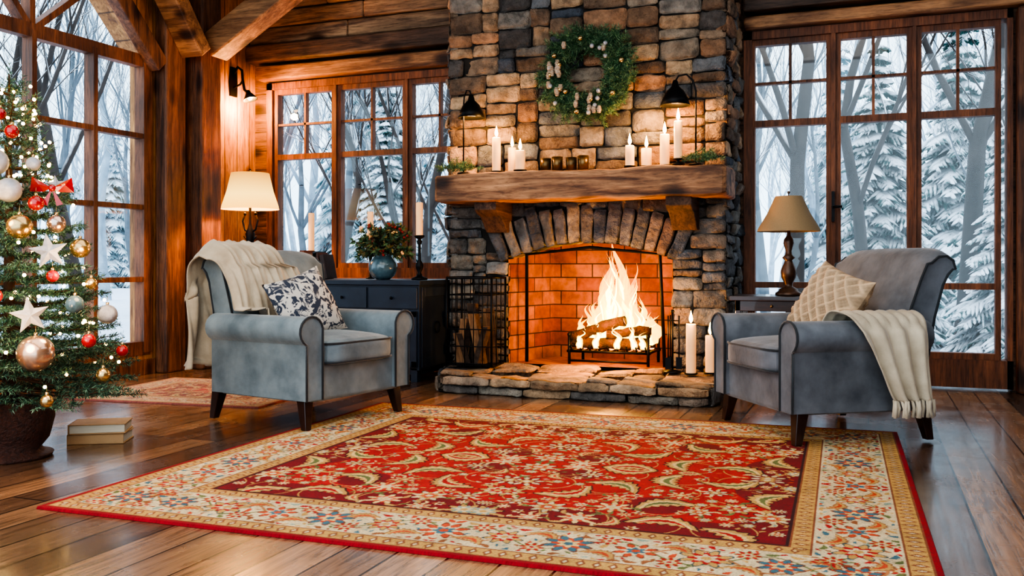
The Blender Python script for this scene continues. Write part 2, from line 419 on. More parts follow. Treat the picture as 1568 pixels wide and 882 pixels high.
# windows -----------------------------------------------------------------
def window_left():
    b=MB(); x0,x1=XL-.14,XL+.02
    w=.045
    for y,wd in ((6.52,.1),(5.92,w),(5.31,w),(4.70,w),(4.10,w),(3.54,.1)):
        b.box(x0+.05,x1,y-wd/2,y+wd/2,.2,2.83)
    for zz,h in ((.24,.12),(.86,w),(1.51,w),(2.15,w),(2.83,.11)):
        b.box(x0+.06,x1-.01,3.5,6.56,zz-h/2,zz+h/2)
    for (ya,za),(yb,zb) in (((5.31,2.83),(6.0,3.42)),((5.31,2.83),(5.31,4.1)),((4.75,2.83),(4.75,4.1)),((4.75,2.83),(4.06,3.42)),((5.31,2.83),(4.75,3.5)),((4.75,2.83),(5.31,3.5))):
        b.beam((XL-.05,ya,za),(XL-.05,yb,zb),.05,.1,up=(1,0,0))
    b.mat=1
    b.prism([(3.5,.2),(6.56,.2),(6.56,2.83),(YC,4.36),(3.5,2.83)],'X',XL-.085,XL-.08)
    b.build('window_1',['frame','glass'])
window_left()
def window_back(name,x0,x1,z0,z1,panels,ztr,low=None,rails=.1):
    b=MB(); y0,y1=YB-.05,YB+.12
    b.box(x0,x1,y0,y1,z1-.07,z1); b.box(x0,x1,y0,y1,z0,z0+rails)
    b.box(x0,x0+.07,y0,y1,z0,z1); b.box(x1-.04,x1,y0,y1,z0,z1)
    for i,(a,c) in enumerate(panels):
        ya,yb=YB-.02,YB+.06; w=.04
        b.box(a-w,a,ya,yb,z0+rails,z1-.07); b.box(c,c+w,ya,yb,z0+rails,z1-.07)
        b.box(a,c,ya,yb,z1-.12,z1-.07); b.box(a,c,ya,yb,z0+rails,z0+rails+.05)
        b.box(a,c,ya,yb,ztr-.028,ztr+.028)
        if low: b.box(a,c,ya,yb,low-.025,low+.025)
        m=(a+c)/2; mz=(ztr+z1-.1)/2
        b.box(m-.011,m+.011,ya+.01,yb-.01,ztr,z1-.08); b.box(a,c,ya+.01,yb-.01,mz-.011,mz+.011)
        if i<len(panels)-1:
            n=panels[i+1][0]; b.box(c+w,n-w,y0+.005,y1,z0,z1)
    b.mat=1; b.box(x0+.02,x1-.02,YB+.02,YB+.024,z0+.02,z1-.02)
    return b.build(name,['frame','glass','iron'])
window_back('window_2',-5.92,-3.54,.86,2.9,[(-5.80,-5.14),(-5.03,-4.32),(-4.21,-3.62)],2.12)
window_back('window_3',-1.0,1.05,.02,2.99,[(-.91,-.33),(-.215,.29),(.40,.93)],2.2,low=.82,rails=.22)
b=MB(); b.box(-.285,-.262,YB-.09,YB-.05,1.35,1.6); b.tube([(-.274,YB-.13,1.47),(-.2,YB-.13,1.47)],.012); b.tube([(-.274,YB-.05,1.47),(-.274,YB-.13,1.47)],.012); b.build('door_handle',['iron'])
b=MB(); b.box(-5.9,-3.56,YB-.16,YB-.051,.80,.86); b.build('trim_4',['frame'],bevel=.01)
b=MB(); b.box(XL+.003,XL+.03,YF,6.6,0,.14); b.build('baseboard_left',['post'],bevel=.005)

# ---------------------------------------------------------------- chimney
X0,X1,YCh=-3.47,-1.05,7.38
PAL_UP=[C(156,130,106),C(182,148,116),C(136,128,118),C(116,118,120),C(120,98,80),C(174,130,98),C(152,136,118),C(96,90,86),C(192,160,126),C(128,104,84),C(82,88,98),C(146,112,86)]
PAL_DN=[C(122,120,116),C(100,100,102),C(138,130,118),C(86,90,96),C(126,110,96),C(110,106,102)]
def split(x0,x1,z0,z1,mw,mh,out):
    w,h=x1-x0,z1-z0
    if w>mw and w>h*1.3:
        t=random.uniform(.3,.7); split(x0,x0+w*t,z0,z1,mw,mh,out); split(x0+w*t,x1,z0,z1,mw,mh,out)
    elif h>mh:
        t=random.uniform(.35,.65); split(x0,x1,z0,z0+h*t,mw,mh,out); split(x0,x1,z0+h*t,z1,mw,mh,out)
    else: out.append((x0,x1,z0,z1))
def stone(mb,a0,a1,b0,b1,fn,col,bul=.03,gap=.003,back=.08,rgh=1.0):
    a0+=gap;a1-=gap;b0+=gap;b1-=gap; nx=11;nz=7
    ca,cb=(a0+a1)/2,(b0+b1)/2; ha,hb=(a1-a0)/2,(b1-b0)/2
    off=random.uniform(-.014,.026); ta=random.uniform(-.018,.018); tb=random.uniform(-.016,.016)
    sd=random.random()*100
    k=random.uniform(.7,1.22); mb.col=tuple(c*k for c in col)
    cr=[random.uniform(.004,.022) for _ in range(4)]
    def uv(i,j):
        s=math.sin((i/nx*2-1)*pi/2); t=math.sin((j/nz*2-1)*pi/2)
        q=cr[(s>0)*2+(t>0)]*(abs(s)*abs(t))**10
        w1=noise.noise(Vector((ca+s*ha,cb+t*hb,sd+5))*11)*.012; w2=noise.noise(Vector((ca+s*ha,cb+t*hb,sd+25))*11)*.012
        return s,t,ca+s*(ha-q)+w1,cb+t*(hb-q)+w2
    vs=[]
    for i in range(nx+1):
        for j in range(nz+1):
            s,t,A_,B_=uv(i,j); e=max(abs(s),abs(t))
            p=Vector((A_+sd,B_,sd))
            nn=noise.noise(p*8)*.028+abs(noise.noise(p*17))*.018+noise.noise(p*40)*.006
            h=bul*(1-e**14)+(off+ta*s+tb*t+nn*rgh)*(1-.5*e**16)
            vs.append(fn(A_,B_,h))
    fs=[(i*(nz+1)+j,(i+1)*(nz+1)+j,(i+1)*(nz+1)+j+1,i*(nz+1)+j+1) for i in range(nx) for j in range(nz)]
    rim=[i*(nz+1) for i in range(nx+1)]+[nx*(nz+1)+j for j in range(1,nz+1)]+[i*(nz+1)+nz for i in range(nx-1,-1,-1)]+[j for j in range(nz-1,0,-1)]
    base=len(vs)
    for r in rim:
        i,j=divmod(r,nz+1); s,t,A_,B_=uv(i,j)
        vs.append(fn(A_,B_,-back))
    n=len(rim)
    for q in range(n): fs.append((rim[q],rim[(q+1)%n],base+(q+1)%n,base+q))
    mb.add(vs,fs,True)
b=MB()
front=lambda a,c,h:(a,YCh-h,c)
right=lambda a,c,h:(X1+h,a,c)
left=lambda a,c,h:(X0-h,a,c)
rects=[]; split(X0,X1,1.55,4.34,.40,.19,rects)
for r in rects: stone(b,*r,front,random.choice(PAL_UP))
OX0,OX1=-2.90,-1.487; OC=(OX0+OX1)/2; AR=1.845; AZ=1.17-AR; RO=AR+.33
rects=[]; split(X0,OX0-.005,0.1,1.55,.34,.15,rects); split(OX1+.005,X1,0.1,1.55,.34,.15,rects); 
rects2=[]; split(OX0,OX1,1.2,1.55,.3,.15,rects2)
for r in rects+rects2:
    x,zc=(r[0]+r[1])/2,(r[2]+r[3])/2
    rr=math.hypot(x-OC,zc-AZ); ang=abs(math.atan2(x-OC,zc-AZ))
    if rr<RO-.02 and ang<.43 and zc>.98: continue
    stone(b,*r,front,random.choice(PAL_DN),bul=.025)
nv=15; A=.43
for i in range(nv):
    a0=-A+2*A*i/nv; a1=-A+2*A*(i+1)/nv
    stone(b,a0*AR,a1*AR,AR,RO+random.uniform(-.04,.03),lambda a,c,h:(OC+c*math.sin(a/AR),YCh-.035-h,AZ+c*math.cos(a/AR)),random.choice(PAL_DN+[C(120,98,84),C(140,118,100)]),bul=.02,gap=.005,back=.22)
rects=[]; split(YCh-.01,YB-.005,.1,4.34,.36,.17,rects)
for r in rects:
    stone(b,*r,right,random.choice(PAL_UP if r[2]>1.5 else PAL_DN),bul=.02)
rects=[]; split(YCh-.01,YB-.005,.86,4.34,.36,.17,rects)
for r in rects: stone(b,*r,left,random.choice(PAL_UP if r[2]>1.5 else PAL_DN),bul=.02)
b.mat=1; b.col=(1,1,1)
b.box(X0+.01,OX0-.04,YCh+.008,YB-.006,.0,4.34); b.box(OX1+.04,X1-.01,YCh+.008,YB-.006,.0,4.34); b.box(OX0-.04,OX1+.04,YCh+.008,YB-.006,1.22,4.34)
b.mat=2
P=[(OX0-.01,YCh-.0),(-2.72,8.05),(-1.62,8.05),(OX1+.01,YCh)]
for (p,q) in zip(P[:-1],P[1:]):
    b.add([(p[0],p[1],.1),(q[0],q[1],.1),(q[0],q[1],1.24),(p[0],p[1],1.24)],[(0,1,2,3)],False)
b.add([(P[0][0],P[0][1],.142),(P[1][0],P[1][1],.142),(P[2][0],P[2][1],.142),(P[3][0],P[3][1],.142)],[(0,1,2,3)],False)
b.mat=3; b.box(OX0-.02,OX1+.02,YCh+.1,8.06,1.2,1.23)
b.tube([(-2.77,7.46,.15),(-2.77,7.46,1.08),(-2.2,7.46,1.14),(-1.6,7.46,1.08),(-1.56,7.46,.15)],.016,6)
b.build('stone_fireplace',['stone','mortar','brick','iron'])

# hearth
b=MB()
def hx(a,y): 
    t=(y-6.4)/1.0; xl=-3.1-.36*t; xr=-1.03; return xl+(a)*(xr-xl)
PH=[C(166,142,116),C(180,150,118),C(146,128,110),C(190,154,118)]
rects=[]; split(0,2.07,0,.96,.5,.36,rects)
for r in rects:
    stone(b,*r,lambda a,c,h:(hx(a/2.07,6.4+c),6.4+c,.125+h),random.choice(PH),bul=.012,back=.05,rgh=.3)
for z0,z1,yf,pal in ((0,.065,6.43,PAL_DN+PH),(.066,.135,6.40,PH)):
    x=-3.08
    while x<-1.05:
        x2=min(x+random.uniform(.2,.46),-1.03)
        if x2>-1.15: x2=-1.03
        stone(b,x,x2,z0,z1,lambda a,c,h,yf=yf:(a,yf-h,c),random.choice(pal),bul=.02,back=.2); x=x2
for i in range(4):
    y0=6.42+i*.235
    stone(b,y0,y0+.235,0,.135,lambda a,c,h:(hx(0,a)-h,a,c),random.choice(PAL_DN),bul=.02,back=.2)
    stone(b,y0,y0+.235,0,.135,lambda a,c,h:(-1.03+h,a,c),random.choice(PAL_DN),bul=.02,back=.2)
b.mat=1; b.col=(1,1,1)
b.prism([(-3.06,6.45),(-1.06,6.45),(-1.06,7.35),(-3.38,7.35)],'Z',0,.11)
b.build('hearth',['stone','mortar'])

# mantel
b=MB()
def mant(w,q):
    n=noise.noise(w*3)*.02+noise.noise(w*9)*.008; w.z+=n; w.y+=noise.noise(w*4+Vector((9,0,0)))*.018+noise.noise(w*11)*.008; return w
b.rbox((-2.205,7.215,1.635),(1.215,.275,.115),p=26,n=40,fn=mant)
b.mat=1
for xc in (-2.97,-1.36):
    b.prism([(7.42,1.53),(7.0,1.53),(7.0,1.45),(7.05,1.42),(7.12,1.40),(7.2,1.33),(7.26,1.27),(7.42,1.27)],'X',xc-.1,xc+.1)
b.build('mantel_shelf',['mantel','corbel'],bevel=.008)

# fire grate, logs, flames
g=empty('fire_grate',(-2.03,7.62,.15))
b=MB()
for y in (-.2,.2):
    b.tube([(-.36,y,.11),(.36,y,.11)],.012,6); 
    for x in (-.34,.34): b.tube([(x,y,0),(x,y,.24)],.013,6); b.ball((x,y,.25),.02,8)
b.tube([(-.34,-.2,.03),(.34,-.2,.03)],.01,6)
for i in range(9):
    x=-.32+i*.08; b.tube([(x,-.22,.16),(x,-.18,.11),(x,.2,.11)],.008,6)
for x in (-.34,.34): b.tube([(x,-.2,.11),(x,.2,.11)],.012,6)
b.build('grate_bars',['iron'],parent=g)
b=MB()
for p,q,r in (((-.32,-.15,.18),(.31,-.14,.18),.055),((-.28,.08,.17),(.32,.1,.18),.055),((-.34,-.16,.22),(.14,-.18,.38),.048),((-.02,-.17,.26),(.34,-.1,.29),.042),((-.22,.1,.28),(.25,.1,.28),.045)):
    p=Vector(p);q=Vector(q); path=[p.lerp(q,t)+Vector((0,random.uniform(-.01,.01),random.uniform(-.01,.01))) for t in np.linspace(0,1,9)]
    b.mat=0; b.tube(path,[r*random.uniform(.82,1.12) for _ in path],10)
    dv=(q-p).normalized()
    b.mat=1; b.tube([p-dv*.004,p+dv*.002],r*.8,10); b.tube([q-dv*.002,q+dv*.004],r*.8,10)
b.mat=2
for k in range(70): b.ball((random.uniform(-.3,.3),random.uniform(-.15,.15),.125+random.uniform(0,.03)),random.uniform(.012,.024),5,(1.3,1,.6))
b.build('burning_logs',['char','logend','ember'],parent=g)
def tongue(b,x,y,z0,H,r,bend):
    def fn(u,v):
        a=2*pi*u; t=v
        rr=r*(math.sin(pi*min(1,(t*.85+.15))**.75))*(1-t)**.6*(1+.3*math.sin(3*a+t*9+x*40)+.15*math.sin(5*a-t*14+y*30))
        cx=x+bend*math.sin(t*4.2+x*9)*t+.025*math.sin(t*11+x*30)*t; cy=y+.3*bend*math.sin(t*4+x*5)
        return (cx+rr*math.cos(a),cy+rr*.6*math.sin(a),z0+H*t)
    b.grid(14,22,fn)
bo=MB();bi=MB()
FR=random.Random(5)
for k in range(54):
    x=FR.gauss(.03,.16); x=max(-.3,min(.33,x)); y=FR.uniform(-.08,.1)
    env=math.exp(-((x-.04)/.16)**2); H=.22+.68*env*FR.uniform(.4,1)
    tongue(bo,x,y,.18,H,FR.uniform(.03,.055),FR.uniform(-.09,.09))
    if k%2==0: tongue(bi,x,y-.03,.17,H*.78,FR.uniform(.018,.032),FR.uniform(-.06,.06))
tongue(bo,.05,0,.22,.90,.075,.06); tongue(bi,.04,-.05,.22,.70,.05,.05); tongue(bo,-.05,.02,.22,.72,.07,-.06); tongue(bi,-.04,-.05,.22,.54,.045,-.05); tongue(bo,.13,.0,.22,.62,.06,.05); tongue(bi,.12,-.04,.22,.46,.04,.05)
for x,H in ((-.24,.14),(-.1,.2),(.08,.16),(.22,.18),(.3,.12)): tongue(bi,x,-.22,.15,H,.02,.03); tongue(bo,x,-.21,.14,H*1.3,.03,.03)
bo.build('fire_flames',['fire'],parent=g); bi.build('fire_flame_core',['fire_in'],parent=g)
plight('fire_glow',(-.05,.05,.5),26,(1,.47,.08),.1,g)
plight('fire_glow_low',(.05,-.52,.42),42,(1,.43,.10),.08,g)

# wire log rack ------------------------------------------------------------
g=empty('firewood_rack',(-3.04,6.98,.165))
b=MB()
w,dp,h=.2,.15,.72
for x in (-w,w):
    for y in (-dp,dp): b.tube([(x,y,0),(x,y,h)],.010,6)
for z in (.02,.16,.3,.44,.58,h):
    b.tube([(-w,-dp,z),(w,-dp,z),(w,dp,z),(-w,dp,z),(-w,-dp,z)],.0055 if z<h else .011,5)
for i in range(1,5):
    x=-w+i*2*w/5; b.tube([(x,-dp,0),(x,-dp,h)],.0045,5); b.tube([(x,dp,0),(x,dp,h)],.0045,5)
for i in range(1,3):
    y=-dp+i*2*dp/3; b.tube([(w,y,0),(w,y,h)],.0045,5); b.tube([(-w,y,0),(-w,y,h)],.0045,5)
b.box(-w,w,-dp,dp,.0,.012)
b.build('rack_frame',['iron'],parent=g)
b=MB()
for x,y,lx,ly,hh,r,ro in ((-.12,-.05,.05,0,.38,.05,.5),(-.02,.05,-.05,.02,.50,.055,-.5),(.07,-.05,-.09,.02,.42,.05,.8),(.12,.06,-.04,0,.46,.055,0),(-.12,.07,.05,0,.36,.05,.6),(.04,-.08,.09,.0,.32,.045,-.9),(-.05,-.09,-.08,0,.26,.04,.1)):
    p0=Vector((x,y,.015)); p1=Vector((x+lx,y+ly,hh))
    ux=Vector((math.cos(ro),math.sin(ro),0)); uy=Vector((-math.sin(ro),math.cos(ro),0))
    cs=[(-1,-.2),(0,-.9),(1,-.2),(.75,.6),(0,.95),(-.75,.6)]
    vs=[p+ux*a*r+uy*c*r for p in (p0,p1) for a,c in cs]
    b.mat=1; b.add(vs,[(0,1,7,6)],False); b.add(vs,[(6,7,8,9,10,11)],False)
    b.mat=0; b.add(vs,[(1,2,8,7),(2,3,9,8),(3,4,10,9),(4,5,11,10),(5,0,6,11)],False)
b.build('split_firewood',['logbark','logend'],parent=g)
b=MB()
b.lathe([(0,0),(.07,0),(.07,.012),(.015,.025)],n=16); b.tube([(0,0,0),(0,0,.46)],.009,6); b.ball((0,0,.47),.016,8)
for a in (0,2.1,4.2):
    x,y=.05*math.cos(a),.05*math.sin(a)
    b.tube([(0,0,.4),(x,y,.4)],.005,5); b.tube([(x,y,.44),(x,y,.08)],.006,6)
    b.box(x-.022,x+.022,y-.006,y+.006,.03,.12)
b.build('fireplace_tool_set',['iron'],(-1.40,6.98,.165))

# candles ------------------------------------------------------------------
def candle(name,loc,r,h,lit=True,holder=0,light=0,dish=True):
    b=MB(); z=0
    if holder:
        b.mat=2; b.lathe([(0,0),(r*1.5,0),(r*1.5,.01),(.012,.02),(.01,holder*.4),(.02,holder*.5),(.01,holder*.6),(.01,holder-.015),(r*1.3,holder-.005),(r*1.3,holder),(0,holder)],n=16); z=holder
    elif dish:
        b.mat=2; b.lathe([(0,0),(r*1.25,0),(r*1.35,.012),(0,.012)],n=16); z=.012
    b.mat=0; b.lathe([(r,z),(r*1.01,z+h*.5),(r,z+h-.006),(r*.9,z+h),(r*.7,z+h-.008),(0,z+h-.012)],n=18)
    b.mat=3; b.tube([(0,0,z+h-.012),(0.002,0,z+h+.012)],.0025,5)
    if lit:
        b.mat=1; b.lathe([(.001,z+h+.004),(.013,z+h+.022),(.015,z+h+.036),(.009,z+h+.066),(.0005,z+h+.10)],n=10)
    o=b.build(name,['wax','flame','iron','char'],loc)
    if light: plight('flame_light',(0,-.03,z+h+.05),light,(1,.52,.17),.02,o)
    return o
mz=1.764
for x,y,r,h,ho,li in ((-2.90,7.08,.036,.28,0,5.0),(-2.79,7.16,.034,.20,0,0),(-2.68,7.06,.042,.16,0,3),(-1.76,7.08,.036,.16,0,4),(-1.64,7.14,.042,.14,0,0),(-1.49,7.12,.038,.24,0,5.0),(-1.37,7.05,.033,.29,.05,5)):
    candle('pillar_candle',(x,y,mz),r,h,holder=ho,light=li)
candle('pillar_candle',(-1.25,6.93,.165),.038,.37,light=4)
candle('pillar_candle',(-1.12,7.02,.165),.038,.28,light=0)
for x in (-2.42,-2.2):
    b=MB()
    for dx,hh in ((-.05,.10),(.05,.11)):
        b.mat=0; b.lathe([(0,0),(.043,0),(.046,hh),(.043,hh),(.040,.01),(0,.01)],(dx,0,0),16)
        b.mat=1; b.lathe([(.03,.012),(.03,.05),(0,.05)],(dx,0,0),12)
    b.build('votive_candle_holder',['brass','wax'],(x,7.1,mz))
candle('taper_candle_holder',(-4.93,7.4,.862),.028,.36,lit=False,holder=.26)
candle('taper_candle_holder',(-4.29,7.4,.862),.028,.22,lit=False,holder=.40)
b=MB()
b.lathe([(0,0),(.07,0),(.07,.015),(.03,.03),(.015,.06),(.03,.10),(.035,.13),(.014,.17),(.012,.3),(.025,.33),(.014,.35),(.045,.37),(.045,.385),(0,.385)],n=20)
b.mat=1; b.lathe([(.03,.385),(.03,.665),(.02,.67),(0,.665)],n=16)
b.mat=0; b.tube([(0,0,.665),(0,0,.685)],.003,5)
b.build('candlestick',['iron','wax'],(-3.62,7.08,.862))

def cloche(x,y,side):
    b=MB()
    b.lathe([(0,0),(.055,0),(.055,.012),(.01,.02)],n=18)
    b.tube([(0,0,0),(0,0,.58),(side*.02,-.01,.66),(side*.07,-.02,.71),(side*.13,-.03,.70),(side*.155,-.03,.66)],.007,8)
    cx,cy,cz=side*.155,-.03,.47
    b.lathe([(.012,.2),(.02,.19),(.03,.15),(.07,.11),(.1,.05),(.118,0),(.114,0),(.095,.05),(.066,.1),(.02,.13)],(cx,cy,cz),24)
    b.mat=1; b.ball((cx,cy,cz+.05),.028,10)
    o=b.build('mantel_lamp',['iron','bulb'],(x,y,mz))
    plight('lamp_light',(cx,cy,cz-.0),15,(1,.50,.15),.04,o)
cloche(-3.22,7.12,.55); cloche(-1.25,7.14,-1)

# ---------------------------------------------------------------- needles
def needle_mesh(name,segs,per_m,nl,wd,cols,parent=None,spread=(.6,1.2),loc=(0,0,0)):
    P0=np.array([s[0] for s in segs],float); P1=np.array([s[1] for s in segs],float)
    L=np.linalg.norm(P1-P0,axis=1); cnt=np.maximum(2,(L*per_m)).astype(int)
    idx=np.repeat(np.arange(len(segs)),cnt); n=len(idx)
    t=RNG.random(n)[:,None]; base=P0[idx]*(1-t)+P1[idx]*t
    ax=(P1-P0)/L[:,None]; ax=ax[idx]
    rv=RNG.normal(size=(n,3)); perp=rv-ax*(rv*ax).sum(1)[:,None]; perp/=np.linalg.norm(perp,axis=1)[:,None]
    sp=RNG.uniform(*spread,size=n)[:,None]; d=ax*np.cos(sp)+perp*np.sin(sp)
    tip=base+d*(nl*RNG.uniform(.7,1.15,size=n))[:,None]
    rv=RNG.normal(size=(n,3)); sd=np.cross(d,rv); sd/=np.linalg.norm(sd,axis=1)[:,None]
    mid=base*.6+tip*.4
    V=np.concatenate([base,mid+sd*wd/2,tip,mid-sd*wd/2],axis=1).reshape(-1,3)
    F=np.arange(4*n).reshape(-1,4)
    cols=np.array(cols); cc=cols[RNG.integers(0,len(cols),n)]*RNG.uniform(.7,1.25,size=n)[:,None]
    Cc=np.ones((4*n,4),dtype=np.float32); Cc[:,:3]=np.repeat(cc,4,axis=0)
    me=bpy.data.meshes.new(name); me.from_pydata(V.tolist(),[],F.tolist())
    at=me.color_attributes.new('Col','FLOAT_COLOR','POINT'); at.data.foreach_set('color',Cc.ravel())
    me.materials.append(M['needle'])
    o=bpy.data.objects.new(name,me); COL.objects.link(o); o.location=loc
    if parent: o.parent=parent
    return o
GREENS=[C(62,106,68),C(90,132,86),C(42,78,54),C(134,162,116)]

g=empty('christmas_wreath',(-2.15,7.22,2.56))
segs=[]
for k in range(680):
    a=random.uniform(0,2*pi); r=.265+random.uniform(-.06,.07)
    p=Vector((r*math.cos(a),random.uniform(-.06,.05),r*math.sin(a)))
    tg=Vector((-math.sin(a),0,math.cos(a))); rd=Vector((math.cos(a),0,math.sin(a)))
    d=(tg*random.uniform(.4,1)+rd*random.uniform(-.8,1.3)+Vector((0,-random.uniform(0,.7),0))).normalized()
    segs.append((p,p+d*random.uniform(.07,.17)))
needle_mesh('wreath_greens',segs,600,.040,.0045,GREENS,g)
b=MB(); b.mat=0
ring=[(.265*math.cos(a),.03,.265*math.sin(a)) for a in np.linspace(0,2*pi,40)]
b.tube(ring,.035,8)
for k in range(44):
    a=random.choice([random.uniform(0,2*pi),random.uniform(2.6,4.0),random.uniform(4.4,5.2),random.uniform(.2,1.4)]); r=.265+random.uniform(-.06,.08)
    c=(r*math.cos(a),-.12,r*math.sin(a))
    k2=random.random()
    if k2<.5:
        b.mat=1
        for q in range(5):
            b.ball((c[0],c[1]+.0,c[2]+.012*(q-2)),.024-.003*abs(q-2),8,(1,1,.35))
    elif k2<.8: b.mat=2; b.ball(c,.022,10)
    else: b.mat=3; b.ball(c,.02,10)
b.build('wreath_ornaments',['bark','cone','gold','silver'],parent=g)

g=empty('fir_garland',(-3.2,7.06,mz+.0))
segs=[]
for k in range(50):
    x=random.uniform(-.17,.14); p=Vector((x,random.uniform(-.1,.0),random.uniform(.02,.05)))
    d=Vector((random.uniform(-1,1),random.uniform(-.6,.4),random.uniform(.0,.6))).normalized(); segs.append((p,p+d*random.uniform(.05,.1)))
needle_mesh('garland_greens',segs,700,.028,.0035,GREENS,g)
g=empty('fir_garland',(-1.16,7.04,mz)); 
segs=[(Vector((s[0].x*.9,s[0].y,s[0].z)),Vector((s[1].x*.7,s[1].y,s[1].z*.9))) for s in segs]
needle_mesh('garland_greens',segs,700,.028,.0035,GREENS,g)

# ---------------------------------------------------------------- christmas tree
g=empty('christmas_tree',(-4.14,3.46,0))
segs=[];mb=MB(); mb.mat=0
mb.tube([(0,0,.1),(0,0,1.0),(0,0,1.98)],[.035,.025,.005],8)
def trad(z): return .61*max(0,(1-(z-.28)/1.78))**.9+.03
nt_=25
for i in range(nt_):
    z=.36+1.58*(i/nt_)**1.0; R=trad(z); nb=int(5+8*R/.6)
    for k in range(nb):
        a=2*pi*(k+random.random()*.7)/nb+i*1.3; RR=R*random.uniform(.75,1.16)
        rise=random.uniform(-.08,.12)*RR+(.12*i/nt_)-.02
        p0=Vector((0,0,z)); d=Vector((math.cos(a),math.sin(a),0)); sd=Vector((-math.sin(a),math.cos(a),0))
        pts=[p0+d*RR*t+Vector((0,0,-.2*RR*t+(rise+.18*RR)*t*t)) for t in (0,.25,.5,.75,1)]
        mb.tube(pts,[.007,.006,.005,.003,.001],4,cap=False)
        for q in range(1,4): segs.append((pts[q],pts[q+1]))
        for t in np.arange(.35,1.0,.13 if RR>.3 else .22):
            pp=p0+d*RR*t+Vector((0,0,-.2*RR*t+(rise+.18*RR)*t*t))
            for sg in (-1,1):
                L=RR*(1.08-t)*.45+.03
                dd=(d*.75+sd*sg*.7+Vector((0,0,random.uniform(-.15,.15)))).normalized()
                segs.append((pp,pp+dd*L))
segs.append((Vector((0,0,1.85)),Vector((0,0,2.03))))
mb.build('tree_trunk',['bark'],parent=g)
needle_mesh('tree_needles',segs,380,.026,.004,[C(44,88,70),C(70,116,88),C(24,54,44),C(118,154,128)],g)
b=MB()
b.lathe([(0,.0),(.2,0),(.21,.02),(.17,.03),(.15,.05),(.19,.1),(.215,.2),(.22,.27),(.2,.3),(.18,.3),(.16,.24),(0,.24)],n=28)
b.build('tree_pot',['basket'],parent=g)
b=MB()
for i in range(210):
    z=random.uniform(.38,1.9); a=random.uniform(0,2*pi); r=trad(z)*random.uniform(.5,1.03)
    b.ball((r*math.cos(a),r*math.sin(a),z+random.uniform(-.02,.03)),.009,6)
b.build('fairy_lights',['fairy'],parent=g)
b=MB()
def onpos(side,z,f=1.0):
    R=trad(z)*f; a=math.radians(-40+side*70); return Vector((R*math.cos(a),R*math.sin(a),z))
def orn(c,r,mat):
    b.mat=mat; b.ball(c,r,18); b.mat=2; b.lathe([(.008,r),(.008,r+.012),(0,r+.012)],c,8); b.tube([c+Vector((0,0,r+.01)),c+Vector((0,0,r+.04))],.001,4)
for s,z,r,m in ((.16,.58,.085,3),(.1,1.18,.06,2),(-.2,1.50,.065,1),(.0,1.36,.06,1),(.75,1.08,.05,2),(.85,.74,.05,1),(-.1,.85,.035,4),(-.35,.55,.035,4),(.3,1.30,.038,4),(.6,.45,.035,2),(.5,.8,.045,5),(-.3,1.08,.05,2),(.55,.62,.035,4),(.9,.55,.03,4),(-.2,1.75,.03,4),(.5,1.2,.045,3),(-.6,.8,.06,1),(-.7,1.3,.05,2),(.35,.94,.03,4),(.05,1.66,.035,4),(.35,1.5,.035,1),(.2,.36,.03,2),(.75,.9,.03,2)):
    orn(onpos(s,z,1.04),r,m)
def star(c,r,a):
    b.mat=1
    pts=[]
    for i in range(10):
        rr=r if i%2==0 else r*.42; t=pi/2+i*pi/5+.15
        pts.append((rr*math.cos(t),rr*math.sin(t)))
    ux=Vector((math.cos(a),math.sin(a),0)); n=Vector((math.sin(a),-math.cos(a),0)); uz=Vector((0,0,1))
    vs=[c+ux*x+uz*y for x,y in pts]+[c+n*.018,c-n*.018]
    fs=[(i,(i+1)%10,10) for i in range(10)]+[((i+1)%10,i,11) for i in range(10)]
    b.add(vs,fs,False)
star(onpos(.30,1.06,1.2),.09,math.radians(45)); star(onpos(.12,.76,1.2),.09,math.radians(60)); star(onpos(.6,1.4,1.12),.05,math.radians(55))
c=onpos(.50,1.38,1.15); b.mat=4
ux=Vector((.75,.66,0))
for sg in (-1,1):
    vs=[c,c+ux*sg*.09+Vector((0,0,.055)),c+ux*sg*.10+Vector((0,0,-.02)),c+ux*sg*.03+Vector((0,-.01,-.02)),c+ux*sg*.06+Vector((.02,-.02,.015))]
    b.add(vs,[(0,1,4),(1,2,4),(2,3,4),(3,0,4)],False)
    b.add([c,c+ux*sg*.02+Vector((0,0,-.09)),c+ux*sg*.05+Vector((0,0,-.08))],[(0,1,2)],False)
b.ball(c,.018,8)
b.build('ornaments',['bark','silver','gold','copper','red','glassb'],parent=g)
for a,z,rr in ((-.7,.7,.75),(-.1,1.0,.62),(-1.2,1.3,.5)):
    plight('fairy_glow',(rr*math.cos(a),rr*math.sin(a),z),5,(1,.6,.25),.1,g)

b=MB()
b.M=Matrix.Rotation(.5,4,'Z')
for i in range(2):
    z=i*.056
    b.mat=0; b.box(-.15,.15,-.105,.105,z,z+.006); b.box(-.15,.15,-.105,.105,z+.049,z+.055); b.box(-.15,.15,-.105,-.099,z,z+.055) if i==0 else b.box(-.15,-.144,-.105,.105,z,z+.055)
    b.mat=1; b.box(-.143,.143,-.098,.1,z+.006,z+.049)
    b.M=Matrix.Rotation(.58,4,'Z')
b.build('book_stack',['kraft','page'],(-4.04,3.97,0),bevel=.002)

